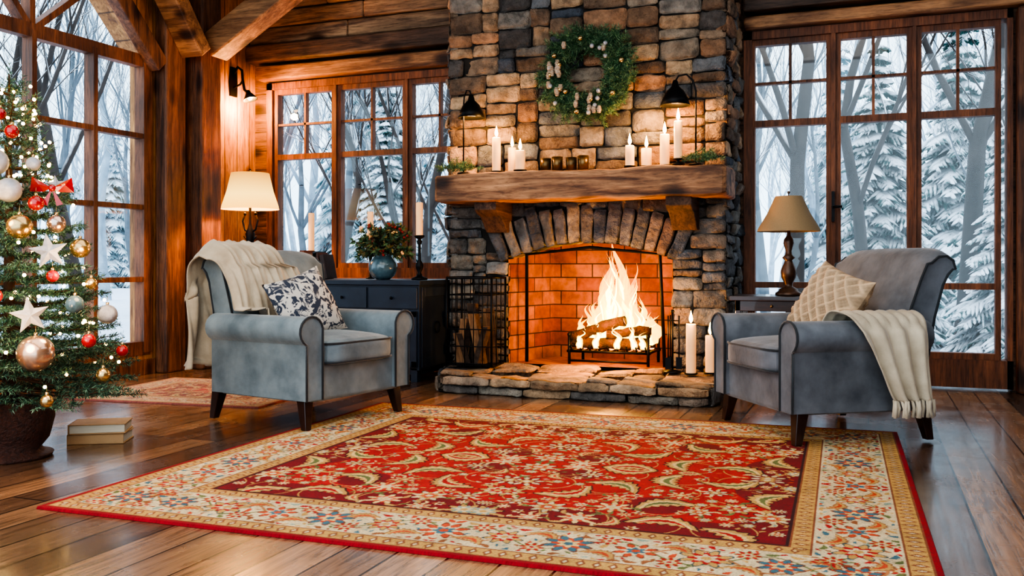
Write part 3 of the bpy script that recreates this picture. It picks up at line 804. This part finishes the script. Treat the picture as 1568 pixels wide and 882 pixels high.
# ---------------------------------------------------------------- armchairs
def pillow(mb,w,h,T,Mx,n=16,rib=False):
    old=mb.M; mb.M=old@Mx
    if rib: n=84
    cols=[]
    for sg in (1,-1):
        def fn(u,v):
            a=u*2-1; c=v*2-1
            t=T*max(0,(1-a*a)*(1-c*c))**.42
            if rib:
                e=min(1,6*max(0,(1-a*a)*(1-c*c)))
                d1=abs(((a+c)*2.5)%1-.5); d2=abs(((a-c)*2.5)%1-.5)
                q=max(math.exp(-((.5-d1)/.13)**2),math.exp(-((.5-d2)/.13)**2))
                kn=math.sin(a*60)*math.sin(c*60)
                t+=.018*e*q+.004*e*kn
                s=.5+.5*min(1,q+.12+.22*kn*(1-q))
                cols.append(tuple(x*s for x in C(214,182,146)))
            return (w*a*(1-.09*(1-c*c)),h*c*(1-.09*(1-a*a)),sg*t+.004*math.sin(a*9+c*5))
        mb.grid(n,n,fn)
    if rib: mb.c=cols
    mb.M=old
def armchair(loc,rot,fab,lean=0.0):
    g=empty('armchair',loc,rot)
    b=MB(); b.box(-.415,.415,-.41,.42,.17,.40); b.build('seat_base',[fab],parent=g,bevel=.03,seg=4,harden=True)
    b=MB(); b.rbox((0,-.13,.46),(.325,.345,.082),p=6,n=12,fn=lambda w,q:w+Vector((0,0,.032*(1-q[0]**2)*(1-q[1]**2) if q[2]>0 else 0)))
    b.build('seat_cushion',[fab],parent=g)
    b=MB()
    for zz in (.518,.402):
        path=[]
        for k in range(49):
            a=2*pi*k/48; cs,sn=math.cos(a),math.sin(a); kk=(abs(cs)**8+abs(sn)**8)**(-1/8)
            path.append((.318*cs*kk,-.13+.338*sn*kk,zz))
        b.tube(path,.007,6,cap=False)
    for sg in (-1,1):
        cx,cz,R=.425,.60,.088
        prof=[(.335,.19),(.335,.57)]
        for k in range(13):
            a=math.radians(170-k*19.5); prof.append((cx+R*math.cos(a)*1.05,cz+R*math.sin(a)))
        prof+=[(.465,.52),(.465,.19)]
        prof=[(sg*x,z) for x,z in prof]
        b2=MB(); b2.prism(prof if sg<0 else prof[::-1],'Y',-.44,.40,sm=True)
        b2.build('arm_left' if sg<0 else 'arm_right',[fab],parent=g,bevel=.014,seg=3)
        b.tube([(x,-.442,z) for x,z in prof],.008,6)
    prof=[(.19,.38),(.22,.55),(.26,.75),(.30,.92),(.325,1.0),(.35,1.055),(.40,1.09),(.46,1.095),(.515,1.07),(.54,1.02),(.53,.97),(.50,.94),(.475,.88),(.455,.7),(.44,.4),(.43,.19),(.25,.19)]
    prof=[(y+lean*max(0,z-.4),z) for y,z in prof]
    b2=MB()
    nxx=18
    def w_(z): return .40+.045*max(0,min(1,(z-.6)/.4))
    vs=[];fs=[];n=len(prof)
    for i in range(nxx+1):
        s=math.sin((i/nxx*2-1)*pi/2)
        for (y,z) in prof:
            e=abs(s)**6
            yy=y+(.38-y)*.16*e; zz=z-(.05*e if z>1.0 else 0)
            if y<.36 and .5<z<1.02: yy-=.04*(1-s*s)
            vs.append((s*w_(z)*(1.0),yy,zz))
    for i in range(nxx):
        for j in range(n): fs.append((i*n+j,i*n+(j+1)%n,(i+1)*n+(j+1)%n,(i+1)*n+j))
    fs.append(tuple(range(n))); fs.append(tuple(range(nxx*n,nxx*n+n))[::-1])
    b2.add(vs,fs,True); o=b2.build('backrest',[fab],parent=g,bevel=.02,seg=3)
    for sg in (-1,1):
        b.tube([(sg*w_(z)*1.005,y+(.38-y)*.16,z-(.05 if z>1.0 else 0)) for y,z in prof[1:15]],.008,6)
    b.build('piping',['pipe'],parent=g)
    b=MB()
    for sx in (-1,1):
        for y,sy in ((-.36,-1),(.40,1)):
            x=sx*.40
            v=[];
            for z,hw,ox,oy in ((.19,.036,0,0),(0.013,.022,sx*.02,sy*.03)):
                v+= [(x+ox-hw,y+oy-hw,z),(x+ox+hw,y+oy-hw,z),(x+ox+hw,y+oy+hw,z),(x+ox-hw,y+oy+hw,z)]
            b.add(v,[(0,1,2,3),(7,6,5,4),(0,4,5,1),(1,5,6,2),(2,6,7,3),(3,7,4,0)],False)
    b.build('legs',['redwood'],parent=g,bevel=.005)
    return g
gl=armchair((-3.40,5.09,0),math.radians(78.4),'fabL')
gr=armchair((-.28,5.75,0),math.radians(-55.5),'fabR',lean=.14)

def pathfn(pts):
    pts=[Vector(p) for p in pts]; L=[0]
    for a,c in zip(pts[:-1],pts[1:]): L.append(L[-1]+(c-a).length)
    def f(t):
        d=t*L[-1]
        for i in range(len(pts)-1):
            if d<=L[i+1] or i==len(pts)-2:
                k=(d-L[i])/(L[i+1]-L[i]); 
                p0=pts[max(0,i-1)];p1=pts[i];p2=pts[i+1];p3=pts[min(len(pts)-1,i+2)]
                return .5*((2*p1)+(p2-p0)*k+(2*p0-5*p1+4*p2-p3)*k*k+(3*p1-p0-3*p2+p3)*k**3)
    return f
b=MB()
pf=pathfn([(.08,.575),(.155,.62),(.195,.80),(.245,.95),(.31,1.07),(.39,1.125),(.48,1.125),(.565,1.06),(.585,.9),(.60,.6),(.62,.32)])
def thr(u,v):
    p=pf(u); x0=-.50; x1=.16-.18*math.sin(pi*min(1,u*1.1))+(.1 if u<.3 else 0)
    x=x0+(x1-x0)*v
    f=.024*math.sin(v*26+u*4)+.012*math.sin(v*51-u*9)
    hang=max(0,u-.62)/.38
    y=p.x; z=p.y
    if u<.45: y-=abs(f)*1.1+.01; 
    elif u<.65: z+=abs(f)*.6+.008
    else: y+=f*(1+1.8*hang)+.03*hang
    x+=.02*math.sin(u*9)*(1-v)
    ed=max(0,-.43-x)
    if u<.7: z-=ed*1.2; 
    x+=hang*(-.03+.06*v)
    if u<.5 and x<-.30: z=max(z,.715+abs(f)*.5)
    if u>.96: z+=.02*math.sin(v*9)
    return (x,y,z)
b.grid(70,70,thr); b.build('throw_blanket',['throw'],parent=gl,solid=.008)
b=MB()
pillow(b,.25,.235,.10,Matrix.Translation((-.05,-.01,.72))@Matrix.Rotation(math.radians(-14),4,'Y')@Matrix.Rotation(math.radians(66),4,'X'))
b.build('throw_pillow',['damask'],parent=gl)
b=MB()
pillow(b,.26,.24,.09,Matrix.Translation((.06,.03,.75))@Matrix.Rotation(math.radians(14),4,'Y')@Matrix.Rotation(math.radians(62),4,'X'),rib=True)
b.build('throw_pillow',['knit'],parent=gr)
b=MB()
pf2=pathfn([(.20,.56),(.30,.59),(.335,.66),(.39,.71),(.45,.715),(.52,.68),(.545,.6),(.55,.45),(.56,.26)])
def thr2(u,v):
    p=pf2(u); k=max(0,u-.35)/.65
    y=-.18*(1-k)+.10*k+(.50*(1-k)+.24*k)*v
    f=.016*math.sin(v*22+u*3)*(1+.9*k)
    x,z=p.x,p.y
    if u<.55: z+=abs(f)+.006
    else: x+=f+.024
    return (x,y,z)
b.grid(40,44,thr2)
for k in range(26):
    v=k/25; p=thr2(1,v); b.tube([p,(p[0]+.006,p[1]+random.uniform(-.01,.01),p[2]-.04),(p[0]+random.uniform(0,.01),p[1]+random.uniform(-.015,.015),p[2]-.085)],[.005,.004,.006],5)
b.build('throw_blanket',['throw'],parent=gr,solid=.006)

# ---------------------------------------------------------------- rug
def rug(name,W,H,res,loc,rot,scale=1.0,seed=3,muted=False):
    R=random.Random(seed)
    nx,ny=int(W/2/res),int(H/2/res)
    U,V=np.meshgrid((np.arange(nx+1))*W/2/nx,(np.arange(ny+1))*H/2/ny)
    img=np.zeros((ny+1,nx+1,3)); D=np.minimum(W/2-U,H/2-V)
    Sx=np.where((W/2-U)<(H/2-V),V,U)
    RED=C(180,20,22);CRIM=C(126,8,20);CREAM=C(214,192,150);GOLD=C(198,152,82);DK=C(60,10,16);BLUE=C(66,108,120);CORAL=C(200,76,40);GREEN=C(104,112,62);LG=C(222,188,124);SAGE=C(140,160,142)
    k=scale
    e0,e1,e2,e3,e4=.026*k,.11*k,.405*k,.485*k,.497*k
    img[:]=CREAM
    img[D<e0]=C(150,10,22)
    def guard(a,c,base,m1,m2):
        m=(D>=a)&(D<c); img[m]=base
        ctr=(a+c)/2; per=.055*k
        ph=np.abs(((Sx/per)%1)-.5)
        dd=np.abs(D-ctr)
        q=m&((dd/(.4*(c-a))+ph/.32)<1); img[q]=m1
        q=m&((dd/(.2*(c-a))+ph/.14)<1); img[q]=m2
        q=m&(np.minimum(D-a,c-D)<.007*k); img[q]=m1
    guard(e0,e1,GOLD,C(140,80,48),CREAM); guard(e2,e3,GOLD,C(140,76,46),LG)
    m=(D>=e3)&(D<e4); img[m]=DK
    F=D>=e4; img[F]=RED
    w=(np.sin(U*7)*np.sin(V*8)*.7+np.exp(-((D-e4)/.2)**2)*1.3-.2)
    img[F&(w>.3)]=CRIM
    zoneF=F; zoneB=(D>=e1+.008*k)&(D<e2-.008*k)
    def win(cx,cy,r):
        i0=max(0,int((cx-r)/(W/2)*nx));i1=min(nx+1,int((cx+r)/(W/2)*nx)+2);j0=max(0,int((cy-r)/(H/2)*ny));j1=min(ny+1,int((cy+r)/(H/2)*ny)+2)
        return (slice(j0,j1),slice(i0,i1)) if i1>i0 and j1>j0 else None
    def flower(cx,cy,r,n,amp,rot,col,zone):
        w_=win(cx,cy,r*1.1)
        if not w_: return
        x=U[w_]-cx;y=V[w_]-cy; rr=np.hypot(x,y);th=np.arctan2(y,x)
        m=(rr<r*(1-amp+amp*np.cos(n*(th-rot))))&zone[w_]; img[w_][m]=col
    def leaf(cx,cy,L,wd,ang,bend,col,zone):
        w_=win(cx,cy,L*1.5)
        if not w_: return
        x=U[w_]-cx;y=V[w_]-cy; a=x*math.cos(ang)+y*math.sin(ang); c=-x*math.sin(ang)+y*math.cos(ang)
        c=c-bend*(a/L)**2*L+bend*L*.3
        m=(np.abs(a)<L)&(np.abs(c)<wd*np.maximum(0,1-(a/L)**2)**.8*(1+.35*a/L)*(1+.18*np.sin(a/L*22)))&zone[w_]; img[w_][m]=col
    def ring(cx,cy,r,wd,col,zone,a0=-4,a1=4):
        w_=win(cx,cy,r+wd)
        if not w_: return
        x=U[w_]-cx;y=V[w_]-cy; rr=np.hypot(x,y);th=np.arctan2(y,x)
        m=(np.abs(rr-r)<wd)&zone[w_]&(th>a0)&(th<a1); img[w_][m]=col
    def palmette(cx,cy,r,rot,zone,pal):
        flower(cx,cy,r*1.12,8,.22,rot,pal[0],zone); flower(cx,cy,r,8,.24,rot,pal[1],zone); flower(cx,cy,r*.72,8,.2,rot+.39,pal[2],zone)
        flower(cx,cy,r*.5,6,.2,rot,pal[3],zone); flower(cx,cy,r*.22,5,.1,rot,pal[1],zone)
    for i in range(8):
        for j in range(7):
            cx=(.14+.28*i)*k; cy=(.12+.26*j)*k; r=.12*k
            s=(i+j)%2
            ring(cx,cy,r,.0028*k,GOLD,zoneF,-3.2 if s else -1.2,1.6 if s else 3.2)
    pals=[[DK,GOLD,CREAM,RED],[DK,CREAM,GOLD,CORAL],[DK,LG,CORAL,CREAM],[DK,CREAM,CRIM,GOLD],[DK,GOLD,SAGE,CREAM],[DK,LG,RED,GOLD]]
    placed=[]
    def free(cx,cy,r):
        for (a,c,q) in placed:
            if (a-cx)**2+(c-cy)**2<(r+q)**2: return False
        placed.append((cx,cy,r)); return True
    XF,YF_=W/2-e4,H/2-e4
    for rr_,tries,kind in ((.125,18,'leaf'),(.085,80,'pal'),(.06,240,'mix'),(.034,700,'small'),(.017,1600,'tiny')):
        for _ in range(tries):
            cx,cy=R.uniform(-.0,XF-.01),R.uniform(-.0,YF_-.01); r=rr_*k
            if not free(cx,cy,r*.92): continue
            ang=R.uniform(0,6.28)
            if kind=='leaf' or (kind=='mix' and R.random()<.3):
                bd=R.choice([-.6,.6]); L=r*1.15
                leaf(cx,cy,L*1.08,L*.42,ang,bd,DK,zoneF); leaf(cx,cy,L,L*.36,ang,bd,GOLD,zoneF); leaf(cx,cy,L*.85,L*.2,ang,bd,LG,zoneF); leaf(cx,cy,L*.7,L*.1,ang,bd,R.choice([CORAL,GREEN,RED]),zoneF)
            elif kind in('pal','mix'): 
                palmette(cx,cy,r*.95,ang,zoneF,R.choice(pals))
                for q in range(4): 
                    a2=ang+q*1.57; leaf(cx+math.cos(a2)*r*1.1,cy+math.sin(a2)*r*1.1,r*.4,r*.13,a2+.5,.4,R.choice([LG,GREEN,GOLD]),zoneF)
            elif kind=='small':
                if R.random()<.5: palmette(cx,cy,r*.9,ang,zoneF,R.choice(pals))
                else: 
                    for q in range(3): leaf(cx,cy,r*.9,r*.26,ang+q*1.05,R.uniform(-.4,.4),[LG,CREAM,GOLD][q],zoneF)
                    flower(cx,cy,r*.3,5,.1,0,CRIM,zoneF)
            elif R.random()<.6: leaf(cx,cy,r,r*.38,ang,R.uniform(-.6,.6),R.choice([LG,CREAM,GREEN,GOLD,GOLD,CORAL,SAGE]),zoneF)
    bc=(e1+e2)/2
    def bpos(s,off,side):
        return (s,H/2-bc+off) if side==0 else (W/2-bc+off,s)
    for side,Ls in ((0,W/2-bc),(1,H/2-bc)):
        n=int(Ls/.004)
        for q in range(n):
            s=q*.004; off=.085*k*math.sin(s/(.26*k)*pi); x,y=bpos(s,off,side); flower(x,y,.0055*k,1,0,0,C(180,116,66),zoneB)
            off=-off; x,y=bpos(s,off,side); flower(x,y,.0045*k,1,0,0,GREEN,zoneB)
        n=int(round(Ls/(.26*k)))
        placed=[]
        for q in range(n+1):
            s=q*Ls/n; x,y=bpos(s,0,side); placed.append((x,y,.085*k))
            palmette(x,y,(.09 if q%2==0 else .075)*k,.3,zoneB,[[C(120,60,40),CORAL,CREAM,BLUE],[C(60,80,80),GOLD,RED,CREAM],[C(120,60,40),BLUE,CORAL,LG]][q%3])
            x,y=bpos(s+.13*k,.08*k*(1 if q%2 else -1),side); palmette(x,y,.045*k,0,zoneB,[GREEN,RED,GOLD,CREAM]); placed.append((x,y,.04*k))
            x,y=bpos(s+.13*k,-.07*k*(1 if q%2 else -1),side); placed.append((x,y,.05*k))
            leaf(x,y,.075*k,.028*k,(.3 if side==0 else 1.87),.6,C(150,100,60),zoneB); leaf(x,y,.068*k,.021*k,(.3 if side==0 else 1.87),.6,GOLD,zoneB); leaf(x,y,.05*k,.009*k,(.3 if side==0 else 1.87),.6,CORAL,zoneB)
        for r0,tr in ((.028,320),(.015,1600)):
            for _ in range(tr):
                s=R.uniform(0,Ls+bc*.6); x,y=bpos(s,R.uniform(-.14,.14)*k,side)
                if free(x,y,r0*k*.82): leaf(x,y,r0*k,r0*.42*k,R.uniform(0,6.3),R.uniform(-.6,.6),R.choice([CORAL,RED,RED,GREEN,BLUE,GOLD,GOLD,C(150,90,50),SAGE]),zoneB)
    full=np.concatenate([img[:, :0:-1],img],axis=1); full=np.concatenate([full[:0:-1],full],axis=0)
    NX,NY=2*nx+1,2*ny+1
    if muted: full=full*.72+np.array(C(196,160,140))*.28
    full=full*RNG.uniform(.66,1.16,size=(NY,NX,1))
    gx,gy=np.meshgrid(np.linspace(-W/2,W/2,NX),np.linspace(-H/2,H/2,NY))
    V3=np.stack([gx,gy,np.full_like(gx,.012)],-1).reshape(-1,3)
    edge=(np.abs(V3[:,0])>W/2-1e-6)|(np.abs(V3[:,1])>H/2-1e-6); V3[edge,2]=.001
    idx=np.arange(NX*NY).reshape(NY,NX)
    Fq=np.stack([idx[:-1,:-1],idx[:-1,1:],idx[1:,1:],idx[1:,:-1]],-1).reshape(-1,4)
    me=bpy.data.meshes.new(name)
    me.vertices.add(len(V3)); me.vertices.foreach_set('co',V3.astype(np.float32).ravel())
    me.loops.add(Fq.size); me.loops.foreach_set('vertex_index',Fq.astype(np.int32).ravel())
    me.polygons.add(len(Fq)); me.polygons.foreach_set('loop_start',np.arange(0,Fq.size,4,dtype=np.int32)); 
    me.update(calc_edges=True)
    at=me.color_attributes.new('Col','FLOAT_COLOR','POINT')
    cc=np.ones((NX*NY,4),dtype=np.float32); cc[:,:3]=full.reshape(-1,3); at.data.foreach_set('color',cc.ravel())
    me.materials.append(M['rug'])
    o=bpy.data.objects.new(name,me); COL.objects.link(o); o.location=loc; o.rotation_euler=(0,0,rot); return o
rug('persian_rug',3.4,2.98,.004,(-1.5,4.30,0),math.radians(1.5))
rug('small_rug',1.6,1.3,.006,(-4.78,5.80,0),math.radians(6),scale=.6,seed=9,muted=True)

# ---------------------------------------------------------------- cabinet + items
b=MB()
b.box(-5.0,-3.52,6.88,7.62,.10,.82); b.box(-5.02,-3.50,6.85,7.64,.82,.86); b.box(-4.98,-3.54,6.9,7.6,0.06,.1)
for x in (-4.98,-3.60):
    for y in (6.88,7.55): b.box(x,x+.06,y,y+.06,0,.12)
for i in range(3):
    x0=-4.98+i*.485; x1=x0+.475
    b.box(x0+.01,x1,6.865,6.88,.62,.8); b.box(x0+.01,x1,6.865,6.88,.13,.6)
    for (a,c,d,e) in ((x0+.01,x0+.06,.13,.6),(x1-.05,x1,.13,.6),(x0+.01,x1,.13,.18),(x0+.01,x1,.55,.6)):
        b.box(a,c,6.855,6.866,d,e)
    b.mat=1; b.ball((x1-.09,6.845,.38),.014,8); b.ball(((x0+x1)/2,6.85,.71),.014,8); b.mat=0
b.box(-3.52,-3.512,6.92,6.98,.12,.8); b.box(-3.52,-3.512,7.5,7.56,.12,.8); b.box(-3.52,-3.512,6.98,7.5,.72,.8); b.box(-3.52,-3.512,6.98,7.5,.12,.2)
b.mat=1; b.tube([(-3.505,7.2+.05*math.cos(a),.45+.05*math.sin(a)) for a in np.linspace(0,2*pi,17)],.006,6)
b.build('sideboard_cabinet',['navy','iron'],bevel=.006)
b=MB(); x=-4.86
for w_,h_,c,tl in ((.04,.24,C(150,46,34),0),(.05,.26,C(120,66,40),0),(.035,.22,C(66,56,50),0),(.045,.23,C(140,96,60),0),(.035,.25,C(54,60,66),0),(.05,.235,C(90,48,32),.16),(.04,.22,C(60,40,34),.2)):
    b.M=Matrix.Translation((x,7.12,.862))@Matrix.Rotation(-tl,4,'Y'); b.mat=0; b.col=c
    b.box(0,.004,-.08,.08,0,h_); b.box(w_-.004,w_,-.08,.08,0,h_); b.box(0,w_,-.084,-.078,0,h_)
    b.mat=1; b.box(.004,w_-.004,-.078,.076,.004,h_-.006); x+=w_+.004+(.02 if tl else 0)
b.M=Matrix.Identity(4)
b.build('row_of_books',['book','page'])
g=empty('flower_vase',(-4.0,7.12,.862))
b=MB(); b.lathe([(0,0),(.06,0),(.1,.03),(.13,.09),(.125,.14),(.09,.19),(.075,.205),(.085,.22),(.078,.22),(.068,.2),(0,.19)],n=26); b.build('vase',['glassb'],parent=g)
segs=[];bb=MB()
for k in range(110):
    a=random.uniform(0,2*pi); el=random.uniform(.05,1.3); L=random.uniform(.15,.36)
    d=Vector((math.cos(a)*math.cos(el),.7*math.sin(a)*math.cos(el),math.sin(el)*.95)); p=Vector((0,0,.2))
    m=p+d*L*.5+Vector((0,0,.03)); e=p+d*L+Vector((0,0,-.02))
    segs+= [(m,e)]; bb.mat=0; bb.tube([p,m,e],.003,4)
    if k%4==0:
        bb.mat=random.choice([1,1,2,3])
        for q in range(4): bb.ball(e+Vector((random.uniform(-.02,.02),random.uniform(-.02,.02),random.uniform(-.02,.02))),.013,7)
bb.build('stems_and_berries',['bark','berry','wax','gold'],parent=g)
needle_mesh('leaves',segs,190,.055,.022,[C(72,108,70),C(104,134,88),C(134,124,76),C(54,84,58)],g,spread=(.5,1.3))

b=MB(); b.lathe([(0,.74),(.26,.74),(.27,.76),(.26,.78),(0,.78)],n=28); b.lathe([(.03,.1),(.05,.3),(.03,.5),(.06,.74)],n=16)
for k in range(3):
    a=k*2.094+.5; b.tube([(0,0,.14),(.14*math.cos(a),.14*math.sin(a),.1),(.22*math.cos(a),.22*math.sin(a),.012)],[.03,.024,.018],8)
b.build('end_table',['dark'],(-5.42,7.12,0))
def table_lamp(loc,prof,shz0,shz1,r0,r1,metal,shk,lit):
    g=empty('table_lamp',loc)
    b=MB(); b.lathe(prof,n=22); b.tube([(0,0,prof[-1][1]),(0,0,shz1+.02)],.005,6); b.ball((0,0,shz1+.03),.012,8)
    for k in range(3):
        a=k*2.094; b.tube([(0,0,shz1-.01),(r1*math.cos(a),r1*math.sin(a),shz1-.01)],.002,4)
    if lit:
        for sg in (-1,1):
            b.tube([(0,0,.50),(sg*.06,0,.54),(sg*.085,0,.62),(sg*.06,0,.68)],.009,6); b.tube([(0,0,.5),(sg*.04,0,.44),(sg*.07,0,.48)],.008,6); b.ball((sg*.06,0,.69),.016,8)
    b.build('lamp_base',[metal],parent=g)
    b=MB()
    b.lathe([(r0,shz0),(r0*.93+r1*.07,shz0+(shz1-shz0)*.1),(r0*.5+r1*.5-.006,shz0+(shz1-shz0)*.5),(r1,shz1)],n=40)
    b.build('lamp_shade',[shk],parent=g)
    if lit:
        plight('bulb_light',(0,0,(shz0+shz1)/2-.03),55,(1,.48,.14),.05,g)
        b=MB(); b.ball((0,0,shz0+.12),.03,10); b.build('light_bulb',['bulb'],parent=g)
table_lamp((-5.42,7.12,.782),[(0,0),(.09,0),(.09,.02),(.05,.04),(.02,.06),(.03,.12),(.045,.2),(.03,.28),(.018,.32),(.03,.4),(.045,.5),(.02,.56),(.012,.6),(.012,.78)],.73,1.07,.265,.175,'iron','shadeL',True)
b=MB()
b.box(-.99,-.38,7.1,7.62,.72,.755); b.box(-.95,-.42,7.14,7.58,.64,.72); b.box(-.95,-.42,7.14,7.58,.2,.22)
for x in (-.95,-.46):
    for y in (7.14,7.54): b.box(x,x+.04,y,y+.04,0,.72)
b.mat=1; b.ball((-.68,7.13,.68),.012,8)
b.build('side_table',['dark','brass'],bevel=.005)
table_lamp((-.57,7.3,.757),[(0,0),(.10,0),(.10,.02),(.075,.035),(.07,.05),(.03,.07),(.03,.09),(.055,.14),(.06,.19),(.035,.25),(.028,.27),(.05,.29),(.028,.31),(.022,.34),(.04,.4),(.035,.43),(.015,.46),(.012,.5)],.49,.76,.235,.10,'brassd','shadeR',False)
b=MB()
b.prism([(-.05,-.14),(.05,-.14),(.06,0),(.04,.16),(-.04,.16),(-.06,0)],'X',0,.02)
b.tube([(.02,0,.1),(.07,0,.16),(.12,0,.12),(.13,0,.02),(.15,0,-.08),(.2,0,-.12)],.014,8)
b.tube([(.02,0,-.05),(.1,0,-.02),(.13,0,.02)],.01,6)
b.M=Matrix.Translation((.2,0,-.12))@Matrix.Rotation(math.radians(-20),4,'Y')
b.lathe([(.02,.03),(.03,.0),(.075,-.07),(.07,-.07),(.02,-.01)],n=20)
b.mat=1; b.ball((0,0,-.05),.025,8)
o=b.build('wall_sconce',['iron','bulb'],(XL+.002,7.72,2.86))
plight('sconce_light',(.2,0,-.24),50,(1,.48,.13),.04,o)

# ---------------------------------------------------------------- outdoors
b=MB()
def gz(x,y): return -.22+.25*noise.noise(Vector((x*.15,y*.15,0)))
def gf(u,v):
    x=-70+u*120; y=-12+v*82; return (x,y,gz(x,y) if (x<-6.8 or y>8.8) else -.5)
b.grid(120,100,gf); b.build('snow_ground',['snow'])
def bare(seed,mt):
    R=random.Random(seed); b=MB()
    def grow(p,d,L,r,dep):
        pts=[p]; n=3
        for i in range(n):
            d=(d+Vector((R.uniform(-1,1),R.uniform(-1,1),R.uniform(-.4,.8)))*.16).normalized(); pts.append(pts[-1]+d*L/n)
        b.tube(pts,[r,r*.88,r*.76,r*.62],6 if dep>2 else 4,cap=False)
        if dep==0: return
        k=3 if dep<4 else 4
        for i in range(k):
            q=pts[min(3,max(1,int(R.uniform(.45,1)*3+.5)))] if i else pts[-1]
            dd=(d+Vector((R.uniform(-1,1),R.uniform(-1,1),R.uniform(-.15,.6)))*.85).normalized()
            grow(q,dd if i else (d+Vector((R.uniform(-.3,.3),R.uniform(-.3,.3),.1))).normalized(),L*R.uniform(.5,.78),r*(.6 if i==0 else .38),dep-1)
    grow(Vector((0,0,-.4)),Vector((0,0,1)),3.6,.13,5)
    me_o=b.build('tmp',[mt]); me=me_o.data; me.name='bare_tree_mesh'; bpy.data.objects.remove(me_o); return me
def fir(seed,mt):
    R=random.Random(seed); b=MB()
    Hh=6.0; b.tube([(0,0,-.4),(0,0,Hh*.5),(0,0,Hh)],[.12,.07,.01],6)
    nt=26
    def frond(p,d,s,L,w,dr):
        n=3; vs=[];fs=[]
        for q in range(n+1):
            t=q/n; ww=w*math.sin(pi*min(1,.15+t*.85))+.004; c=p+d*L*t+Vector((0,0,-dr*L*t*t))
            vs+=[c-s*ww+Vector((0,0,-ww*1.1)),c+Vector((0,0,ww*.25)),c+s*ww+Vector((0,0,-ww*1.1))]
        for q in range(n):
            a0=3*q; fs+=[(a0,a0+1,a0+4,a0+3),(a0+1,a0+2,a0+5,a0+4)]
        b.add(vs,fs,True)
    for i in range(nt):
        z=.4+(Hh-.5)*i/nt; Rr=1.6*(1-i/nt)**.85+.1; nb=max(5,int(9*(1-i/nt))+4)
        for k in range(nb):
            a=2*pi*(k+R.random())/nb; L=Rr*R.uniform(.65,1.1)
            d=Vector((math.cos(a),math.sin(a),-.12)).normalized(); s=Vector((-math.sin(a),math.cos(a),0))
            p0=Vector((0,0,z)); frond(p0,d,s,L,.05+.02*L,.3)
            m=int(3+L*5)
            for q in range(m):
                t=.2+.75*(q+.5)/m; p=p0+d*L*t+Vector((0,0,-.3*L*t*t))
                for sg in (-1,1):
                    dd=(d*.7+s*sg*.8+Vector((0,0,R.uniform(-.35,.05)))).normalized(); ss=dd.cross(Vector((0,0,1))).normalized()
                    frond(p,dd,ss,(L*(1.05-t)*.55+.08)*R.uniform(.7,1.2),.035+.02*R.random(),.4)
    me_o=b.build('tmp',[mt]); me=me_o.data; me.name='fir_tree_mesh'; bpy.data.objects.remove(me_o); return me
near=[bare(s,'snowbark') for s in (1,2,3)]; mid=[bare(s,'snowbarkhazemid') for s in (4,5,6)]; far=[bare(s,'snowbarkhazefar') for s in (7,8,9)]
firs=[fir(s,'snowfir') for s in (1,2)]; firsf=[fir(3,'snowfirhaze')]
gf_=empty('snowy_forest')
R=random.Random(12)
def put(me,x,y,s,name,zs=None):
    o=bpy.data.objects.new(name,me); COL.objects.link(o); o.parent=gf_; o.location=(x,y,-.1); o.rotation_euler=(0,0,R.uniform(0,6.28)); o.scale=(s,s,s*(zs or R.uniform(.95,1.3)))
def dirpos(ang,d):
    f=math.radians(21.3)-ang; return (-math.sin(f)*d,math.cos(f)*d)
cnt=0
while cnt<200:
    a=math.radians(R.uniform(-58,48)); d=R.uniform(13,62); x,y=dirpos(a,d)
    if not(y>12.5 or x<-10.5): continue
    cnt+=1
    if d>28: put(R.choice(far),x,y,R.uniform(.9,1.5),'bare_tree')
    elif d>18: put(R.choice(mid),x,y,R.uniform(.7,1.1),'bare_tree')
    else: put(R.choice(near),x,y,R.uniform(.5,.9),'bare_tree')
for x,y,s in ((-.95,12.6,1.05),(.05,14,.8),(1.15,13.6,1.1),(-6.9,13.5,.8),(-5.3,13,.6),(-11,9.5,.9),(-10.5,7.2,.7),(-12,11.5,1.0)):
    put(R.choice(near),x,y,s,'bare_tree',1.2)
cnt=0
while cnt<40:
    a=math.radians(R.uniform(-58,48)); d=R.uniform(21,50); x,y=dirpos(a,d)
    if not(y>17 or x<-18): continue
    if a<math.radians(-10) and R.random()<.7: continue
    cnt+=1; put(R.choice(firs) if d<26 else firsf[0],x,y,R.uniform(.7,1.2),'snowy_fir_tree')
for x,y,s in ((1.7,12.8,.55),(.15,15,.7),(2.6,18,.95),(-9.2,16.5,.7),(-6.2,17,.7)):
    put(R.choice(firs),x,y,s,'snowy_fir_tree')

# ---------------------------------------------------------------- light / world / camera
w=bpy.data.worlds.new('winter_sky'); S.world=w; w.use_nodes=True; nt=w.node_tree; bg=nt.nodes['Background']
tc=N(nt,'ShaderNodeTexCoord'); sx=N(nt,'ShaderNodeSeparateXYZ'); nt.links.new(tc.outputs['Generated'],sx.inputs[0])
r=ramp(nt,[(0,(.64,.84,1.0)),(.3,(.77,.90,1.0)),(1,(.72,.83,1.0))],sx.outputs['Z']); nt.links.new(r.outputs[0],bg.inputs[0]); bg.inputs[1].default_value=2.05
l=plight('ceiling_fill',(-2.0,3.6,4.0),60,(1,.93,.84),kind='AREA'); l.data.shape='RECTANGLE'; l.data.size=4.5; l.data.size_y=3  # added fill light, unseen, brightens the room; not an actual ceiling fixture

cam=bpy.data.cameras.new('camera'); co=bpy.data.objects.new('camera',cam); COL.objects.link(co)
co.location=(0,0,1.0); co.rotation_euler=(pi/2,0,math.radians(21.3))
cam.sensor_width=36; cam.lens=36*1400/1568; cam.shift_y=-37/1568; cam.clip_end=200
S.camera=co
S.view_settings.view_transform='AgX'
try: S.view_settings.look='AgX - High Contrast'
except Exception as e: print(e)
S.view_settings.exposure=.7
